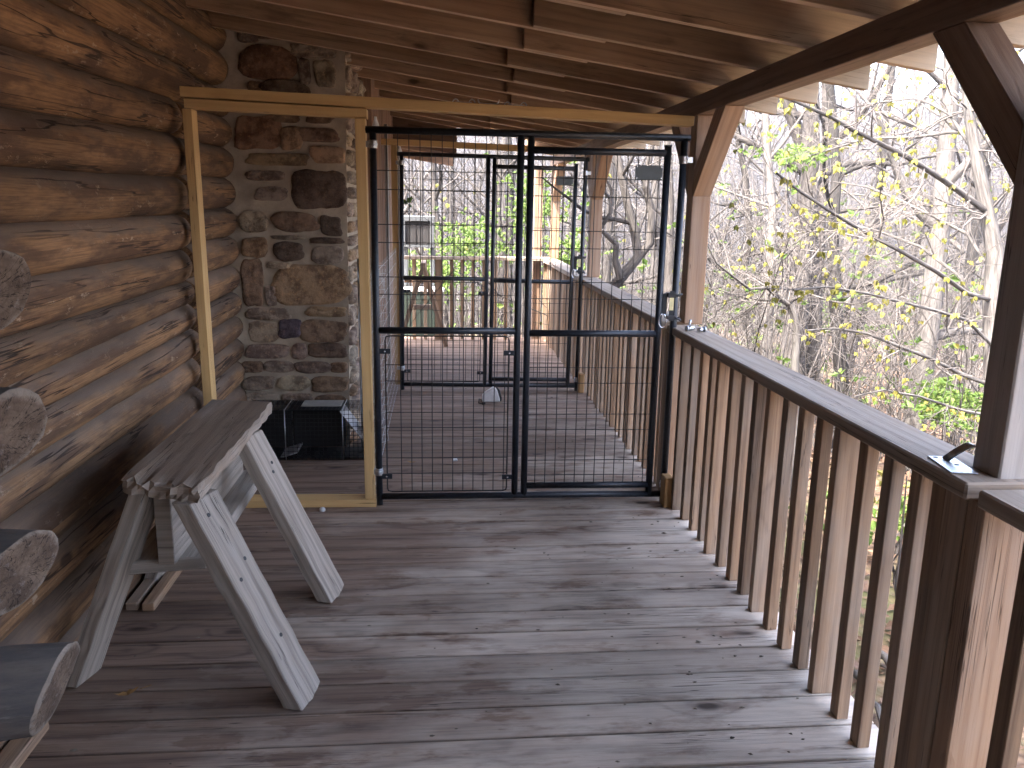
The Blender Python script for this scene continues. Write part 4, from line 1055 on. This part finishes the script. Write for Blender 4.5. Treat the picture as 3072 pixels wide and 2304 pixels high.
def make_tree(name, label, loc, H, r, seed, barkm, lean=(0, 0), n_limbs=9, first=.35, twd=2, leafm=None, leafp=0., lsz=.07, group=None, wob=.05, spread=.33, dens=3, path=None):
    rg = random.Random(seed)
    T = thing(name, label, 'tree', loc, group)
    tr = MB(); tw = MB(); lv = MB() if leafm else None
    if path is None:
        pts = [Vector((0, 0, -.3))]; d = Vector((lean[0], lean[1], 1)).normalized(); sg = 14
        for i in range(sg):
            d = (d+rv(rg, wob)+Vector((0, 0, .04))).normalized(); pts.append(pts[-1]+d*H/sg)
        rr = [r*(1.25 if i == 0 else 1)*(1-.86*(i/sg)) for i in range(sg+1)]
    else:
        pts = [Vector(p)-Vector(loc) for p in path]; sg = len(pts)-1; rr = [r*(1-.55*i/sg) for i in range(sg+1)]
    tr.tube(pts, rr, 10, True)
    for q in range(n_limbs):
        f = first+(1-first)*(q+rg.random())/n_limbs; x = f*sg; i = min(sg-1, int(x)); p = pts[i].lerp(pts[i+1], x-i)
        t = (pts[i+1]-pts[i]).normalized(); s = Matrix.Rotation(q*2.4+rg.uniform(-.6, .6), 3, t)@t.orthogonal().normalized()
        L = H*spread*(1.15-f*.7)*rg.uniform(.7, 1.2); r0 = rr[i]*rg.uniform(.35, .6)
        pp, r2, dd = limb(tr, p, s+t*rg.uniform(.3, .9), L, r0, r0*.25, rg, 6, .16, 6, .05)
        twigs(tw, pp, r2, rg, twd, L*.5, lv, dens, .003, lsz, leafp, True, .2)
    tr.build('trunk', barkm, T); tw.build('crown', M_twig, T)
    if lv and lv.f: lv.build('leaves', leafm, T)
    return T

# named trees that stand out beyond the railing; each is placed by its distance and bearing from the porch
def base(px, depth):
    q = at(px, 700, depth); return q.x, q.y
def stand(px, depth, z=None):
    x, y = base(px, depth); return (x, y, gz(x, y) if z is None else z)
def P3(lst): return [at(*q) for q in lst]
def tpath(lst, depth):
    pts = [at(x, y, depth) for x, y in lst]
    g = gz(pts[0].x, pts[0].y)
    return [Vector((pts[0].x, pts[0].y, g-.2))]+pts
def named(label, lst, depth, r, seed, barkm, **k):
    p = tpath(lst, depth); loc = (p[0].x, p[0].y, p[0].z)
    return make_tree('tree', label, loc, k.pop('H', 9), r, seed, barkm, path=p, **k)
named('big shaggy-barked tree beyond the railing, left of the nearest post', [(2735, 1320), (2790, 950), (2825, 640), (2850, 300), (2868, -100), (2880, -500)], 10., .155, 31, M_barkpale, n_limbs=8, H=9, first=.3, spread=.3)
named('thin dark straight trunk in the middle of the railing view', [(2528, 1180), (2508, 920), (2498, 700), (2510, 520), (2490, 250), (2470, -200)], 10.5, .10, 32, M_barkdark, n_limbs=6, H=9, first=.35)
named('forked thick trunk beyond the railing, right of the second post', [(2375, 1100), (2400, 820), (2425, 560), (2432, 440), (2435, 250), (2445, -300)], 12., .20, 33, M_bark, n_limbs=7, H=10, first=.45)
named('reddish leaning limb tree behind the forked trunk', [(2440, 1000), (2432, 700), (2425, 480), (2390, 390), (2345, 250), (2300, 60), (2270, -200)], 12.3, .145, 34, M_bark, n_limbs=6, H=9, first=.55)
named('pale smooth slender trunk nearest the second post', [(2300, 1080), (2310, 800), (2318, 640), (2300, 420), (2292, 260), (2280, -300)], 11., .078, 35, M_barkpale, n_limbs=7, H=8, first=.35)
named('curving grey trunk just left of the pale slender one', [(2265, 1050), (2235, 950), (2225, 850), (2250, 700), (2235, 520), (2190, 300), (2170, -100)], 13., .085, 36, M_bark, n_limbs=7, H=8, first=.3)
named('grey trunk with many side limbs between forked and dark trunks', [(2440, 1150), (2450, 900), (2462, 640), (2480, 420), (2475, 200), (2485, -300)], 14.5, .13, 37, M_bark, n_limbs=8, H=10, first=.3)
KT = named('leaning multi-stemmed tree seen through the front kennel gate', [(1800, 900), (1850, 850), (1915, 770), (1905, 700), (1880, 600), (1850, 460), (1830, 300), (1815, 0)], 9.5, .075, 38, M_bark, n_limbs=6, H=6, first=.4)
# second stem of that tree
m = MB(); rg = random.Random(5)
q = [at(x, y, 9.5)-Vector(KT.location) for x, y in ((1912, 775), (1950, 730), (1955, 640), (1938, 560), (1950, 460), (1975, 330), (1990, 150), (2000, -100))]; m.tube(q, [.052, .05, .045, .042, .038, .034, .028, .02], 8, False)
q2 = [at(x, y, 9.4)-Vector(KT.location) for x, y in ((1862, 838), (1845, 780), (1850, 735), (1820, 705), (1800, 690), (1830, 640), (1835, 570), (1800, 500))]; m.tube(q2, [.05, .04, .034, .03, .027, .022, .018, .01], 7, False)
m.build('second_stem', M_bark, KT)
named('dark leaning stem just right of the kennel tree', [(2010, 1000), (2006, 800), (2010, 600), (2000, 350), (2010, 0)], 13., .10, 39, M_bark, n_limbs=5, H=8, first=.4)
named('straight grey trunk behind the grey cabinet', [(1335, 900), (1325, 760), (1306, 640), (1303, 560), (1300, 430), (1296, 100)], 15., .085, 40, M_bark, n_limbs=6, H=9, first=.25)
named('pale trunk seen left of the far kennel gate', [(1505, 800), (1495, 640), (1500, 520), (1490, 400), (1480, 50)], 17., .085, 41, M_bark, n_limbs=6, H=9, first=.3)

# young leafy tree whose branches hang in front of the view on the right
def young_tree():
    rg = random.Random(77)
    trunk = [at(3010, 1900, 6.6)]+[at(x, y, 6.6) for x, y in ((2985, 1250), (2975, 900), (2985, 760), (2962, 640), (2925, 450), (2905, 330), (2885, 120), (2860, -250))]
    g = gz(trunk[0].x, trunk[0].y); loc = Vector((trunk[0].x, trunk[0].y, g)); trunk = [Vector((loc.x, loc.y, g-.2))]+trunk
    T = thing('young_tree', 'smooth pale tree with hanging yellow-green young leaves beside the nearest post', 'tree', loc)
    tr, tw, lv = MB(), MB(), MB()
    tr.tube([p-loc for p in trunk], [.085, .08, .075, .07, .066, .055, .046, .04, .03, .02], 10, False)
    BR = [([(2968, 640), (2870, 568), (2800, 520), (2720, 470), (2640, 430), (2560, 390), (2500, 355), (2400, 310), (2300, 270)], 6.6, -.22, .024),
          ([(2950, 600), (2900, 400), (2850, 396), (2750, 412), (2600, 415), (2520, 440), (2420, 470)], 6.6, .30, .018),
          ([(2980, 900), (2900, 880), (2810, 815), (2700, 752), (2600, 700), (2500, 640), (2400, 575), (2330, 520)], 6.6, -.28, .019),
          ([(2980, 1000), (2880, 830), (2760, 740), (2640, 695), (2540, 670), (2450, 665)], 6.6, .32, .016),
          ([(2985, 1160), (2880, 1120), (2780, 1070), (2700, 1040), (2600, 1000), (2500, 985), (2420, 992)], 6.6, -.12, .018),
          ([(2930, 470), (2850, 345), (2790, 310), (2740, 296), (2650, 305), (2560, 320), (2480, 350)], 6.6, .12, .012),
          ([(2985, 830), (2900, 700), (2800, 650), (2700, 600), (2600, 560), (2500, 545)], 6.6, .26, .013),
          ([(2990, 1050), (2900, 960), (2800, 930), (2700, 905), (2600, 880), (2480, 860), (2380, 870)], 6.6, -.3, .013),
          ([(2990, 1250), (2880, 1230), (2760, 1190), (2650, 1170), (2560, 1190)], 6.6, -.2, .012)]
    for (ps, d0, sl, r) in BR:
        n = len(ps); pts = [at(x, y, d0+sl*i+.06*math.sin(i*1.7))-loc for i, (x, y) in enumerate(ps)]
        rr = [r*(1-.75*i/(n-1))+.002 for i in range(n)]
        tr.tube(pts, rr, 7, False)
        twigs(tw, pts, rr, rg, 1, .62, lv, 8, .0021, .046, .50, True, .02)
        for i in range(n*2):
            k = rg.randint(1, n-1); cluster(lv, pts[k-1].lerp(pts[k], rg.random())+rv(rg, .03), rg, .050)
    for i in range(16):
        k = rg.randint(5, len(trunk)-1); d = rv(rg); pp, r2, dd = limb(tw, trunk[k]-loc, d, rg.uniform(.5, 1.3), .008, .003, rg, 5, .15, 5, 0)
        twigs(tw, pp, r2, rg, 0, .5, lv, 6, .0021, .050, .6, True, 0)
    tr.build('trunk', M_barkpale, T); tw.build('crown', M_twig, T); lv.build('leaves', M_leaf, T)
young_tree()
def redbud():
    rg = random.Random(15); D = 7.8
    tp = [at(x, y, D) for x, y in ((2390, 1250), (2385, 1090), (2392, 980), (2372, 915), (2345, 900))]
    g = gz(tp[0].x, tp[0].y); loc = Vector((tp[0].x, tp[0].y, g)); tp = [Vector((loc.x, loc.y, g-.2))]+tp
    T = thing('crooked_tree', 'small crooked bare tree with pale spreading branches behind the railing', 'tree', loc)
    tr, tw, lv = MB(), MB(), MB(); tr.tube([p-loc for p in tp], [.05, .045, .04, .036, .03, .028], 8, False)
    for (ps, sl, r) in (([(2345, 900), (2300, 862), (2250, 868), (2200, 830), (2150, 790), (2115, 720)], -.08, .020), ([(2345, 900), (2290, 900), (2220, 890), (2160, 870), (2105, 860)], .1, .015),
                        ([(2355, 905), (2310, 840), (2320, 780), (2370, 740), (2420, 700), (2470, 690)], .06, .018), ([(2360, 910), (2420, 880), (2500, 905), (2580, 915), (2660, 880)], -.1, .014),
                        ([(2380, 960), (2300, 780), (2240, 640), (2190, 560), (2150, 540)], .1, .013), ([(2370, 920), (2400, 820), (2480, 720), (2560, 650), (2620, 560)], .12, .013)):
        n = len(ps); pts = [at(x, y, D+sl*i)-loc for i, (x, y) in enumerate(ps)]
        rr = [r*(1-.7*i/(n-1)) for i in range(n)]; tr.tube(pts, rr, 7, False); twigs(tw, pts, rr, rg, 2, .7, lv, 5, .0022, .05, .10, True, .05)
    tr.build('trunk', M_barkpale, T); tw.build('crown', M_twig, T); lv.build('leaves', M_leaf, T)
redbud()

# bare woods in between: five kinds, copied about
rg = random.Random(99); kinds = []
for k in range(5):
    T = make_tree('bare_tree', 'slender bare grey tree in the woods beyond the porch', (0, 0, 0), rg.uniform(8, 12), rg.uniform(.07, .15), 200+k, (M_bark, M_barkpale, M_bark, M_barkdark, M_barkpale)[k], n_limbs=10, first=.22, twd=2, dens=3, leafm=M_leaf if k in (1, 3) else None, leafp=.14, lsz=.10, group='bare trees in the woods beyond the porch', spread=.30)
    kinds.append(T)
used = [False]*5; spots = []
def ok(x, y, dmin): return all((x-a)**2+(y-b)**2 > dmin*dmin for a, b in spots)
tries = 0
while len(spots) < 80 and tries < 6000:
    tries += 1
    px = rg.uniform(1150, 3250); dep = 16+34*rg.random()**1.2
    q = at(px, 650, dep)
    if q.x < 1.8 and q.y < 13: continue
    if not ok(q.x, q.y, .9): continue
    spots.append((q.x, q.y)); k = len(spots) % 5
    T = kinds[k] if not used[k] else copy_tree(kinds[k]); used[k] = True
    s = rg.uniform(.75, 1.25); T.location = (q.x, q.y, gz(q.x, q.y)); T.rotation_euler = (rg.gauss(0, .05), rg.gauss(0, .05), rg.uniform(0, 6.28)); T.scale = (s, s, s)

# thicket of brush under the trees (uncountable)
def brush():
    rg = random.Random(41); mb = MB(); lv = MB()
    for i in range(2600):
        px = rg.uniform(1150, 3300); dep = 8.5+30*rg.random()**1.3; q = at(px, 800, dep)
        if q.x < 2.2 and q.y < 12.5: continue
        p = Vector((q.x, q.y, gz(q.x, q.y)-.05)); d = Vector((rg.gauss(0, .35), rg.gauss(0, .35), 1)); L = rg.uniform(.8, 3.4)
        r = rg.uniform(.004, .011)*(1+dep*.02)
        pp, r2, dd = limb(mb, p, d, L, r, r*.4, rg, 3, .16, 5, -.02)
        for t in range(rg.randint(2, 5)):
            k = rg.randint(2, 5); s = (dd+rv(rg, .7)).normalized()
            p3, r3, d3 = limb(mb, pp[k], s, L*rg.uniform(.2, .5), r*.55, r*.25, rg, 3, .22, 3, 0)
            if rg.random() < .12: cluster(lv, p3[-1], rg, .07+.004*dep, False)
    tag(mb.build('brush', M_twig), kind='stuff'); tag(lv.build('brush_leaves', M_leafg), kind='stuff')
brush()
def far_woods():
    rg = random.Random(43); mb = MB()
    for i in range(4600):
        px = rg.uniform(1000, 3500); dep = 42+135*rg.random()**.8; q = at(px, 620, dep); x, y = q.x, q.y
        z = gz(x, y); H = rg.uniform(6.5, 11); p = Vector((x, y, z-.2)); r = rg.uniform(.06, .15)
        d = Vector((rg.gauss(0, .06), rg.gauss(0, .06), 1))
        pp, r2, dd = limb(mb, p, d, H, r, r*.25, rg, 4, .05, 4, .05)
        for t in range(rg.randint(7, 12)):
            k = rg.randint(1, 4); b = pp[k-1].lerp(pp[k], rg.random()); s = (rv(rg, .8)+Vector((0, 0, .7))).normalized()
            p3, r3, d3 = limb(mb, b, s, H*rg.uniform(.15, .38), r*.4, r*.15, rg, 3, .2, 3, .05)
            for c in range(2): limb(mb, p3[rg.randint(1, 3)], (d3+rv(rg, .6)), H*rg.uniform(.08, .2), r*.22, r*.12, rg, 3, .2, 2, 0)
    tag(mb.build('far_woods', M_far), kind='stuff')
far_woods()

# leafy green shrubs
def shrub(label, px, py, depth, w_, h_, n, seed, lm=None):
    rg = random.Random(seed); c = at(px, py, depth); g = gz(c.x, c.y); loc = (c.x, c.y, g)
    T = thing('leafy_shrub', label, 'shrub', loc); st = MB(); lv = MB(); top = c.z-g
    for i in range(max(8, n//30)):
        tip = Vector((rg.gauss(0, w_*.5), rg.gauss(0, w_*.5), top+rg.uniform(-h_, h_)))
        b = Vector((rg.gauss(0, .08), rg.gauss(0, .08), -.1)); md = b.lerp(tip, .5)+rv(rg, .12)
        st.tube([b, md, tip], [.014, .010, .004], 5, False)
    for i in range(n):
        p = Vector((rg.gauss(0, w_*.5), rg.gauss(0, w_*.5), top+rg.gauss(0, h_*.5)))
        if mn.noise(p*2.2+Vector((seed, 0, 0))) < -.12: continue
        cluster(lv, p, rg, rg.uniform(.05, .09), rg.random() < .5)
    st.build('stem', M_twig, T); lv.build('leaves', lm or M_leafg, T)
shrub('bright green leafy shrub behind the far railing', 1420, 720, 13.5, .75, .42, 700, 51)
shrub('green leafy shrub beyond the far railing, under the grey cabinet', 1300, 830, 12.5, .6, .35, 420, 52)
shrub('bright green sapling leaves beside the far corner post', 1600, 620, 12.8, .5, .6, 420, 53)
shrub('leafy green sapling right of the far posts, seen through the gate', 1700, 760, 11.5, .35, .7, 260, 54)
shrub('pale green sapling crown below the eaves beyond the second post', 2370, 465, 9.2, .5, .12, 170, 55)
shrub('low green fern-like shrub beside the shaggy tree', 2860, 1210, 9., .55, .22, 420, 56)
shrub('low green bush seen between the balusters', 2640, 1560, 6.8, .7, .16, 260, 57)
shrub('small yellow-green bush close under the railing', 2780, 1480, 5.2, .30, .14, 110, 58, M_leaf)

# fallen leaves and a dead branch on the ground by the porch
m = MB(); rg = random.Random(61)
for i in range(7000):
    x = 1.35+7*rg.random()**1.3; y = rg.uniform(.5, 13)
    a = rg.uniform(0, 6.28); s = rg.uniform(.03, .065); z = gz(x, y)+rg.uniform(.012, .05)
    u = Vector((math.cos(a), math.sin(a), rg.uniform(-.5, .5)))*s; v = Vector((-math.sin(a), math.cos(a), rg.uniform(-.6, .6)))*s*.45
    c = Vector((x, y, z)); b = len(m.v); m.v += [c-u, c+v, c+u, c-v+Vector((0, 0, s*.25))]; m.face([b, b+1, b+2, b+3], [(0, 0)]*4)
tag(m.build('leaf_litter', M_litter), kind='stuff')
for (pa, pb, lb, s) in (((2590, 1870, 4.6), (2690, 1990, 4.0), 'pale fallen branch on the leaves beyond the railing', 1), ((2640, 1830, 5.0), (2880, 1960, 4.2), 'long thin fallen branch lying on the sunlit leaves', 2)):
    rg = random.Random(s); a, b = at(*pa), at(*pb); a.z = gz(a.x, a.y)+.05; b.z = gz(b.x, b.y)+.05; m = MB()
    m.tube([a.lerp(b, i/6)+Vector((0, 0, .03*math.sin(i*2)+.02)) for i in range(7)], [.028-.003*i for i in range(7)], 7)
    tag(m.build('fallen_branch', M_barkpale, loc=a), lb, 'branch')

# ------------------------------------------------------------------ haze over the valley
m = MB(); m.box((-420, -420, -60), (520, 520, 60)); hz = m.build('haze', bpy.data.materials.new('haze_air'))
tag(hz, kind='stuff'); hm = hz.data.materials[0]; hm.use_nodes = True; hn = hm.node_tree.nodes; hn.clear()
ho = hn.new('ShaderNodeOutputMaterial'); hv = hn.new('ShaderNodeVolumePrincipled'); hv.inputs['Color'].default_value = (.93, .94, 1, 1); hv.inputs['Density'].default_value = .0012; hv.inputs['Anisotropy'].default_value = .2
hm.node_tree.links.new(hv.outputs[0], ho.inputs['Volume'])
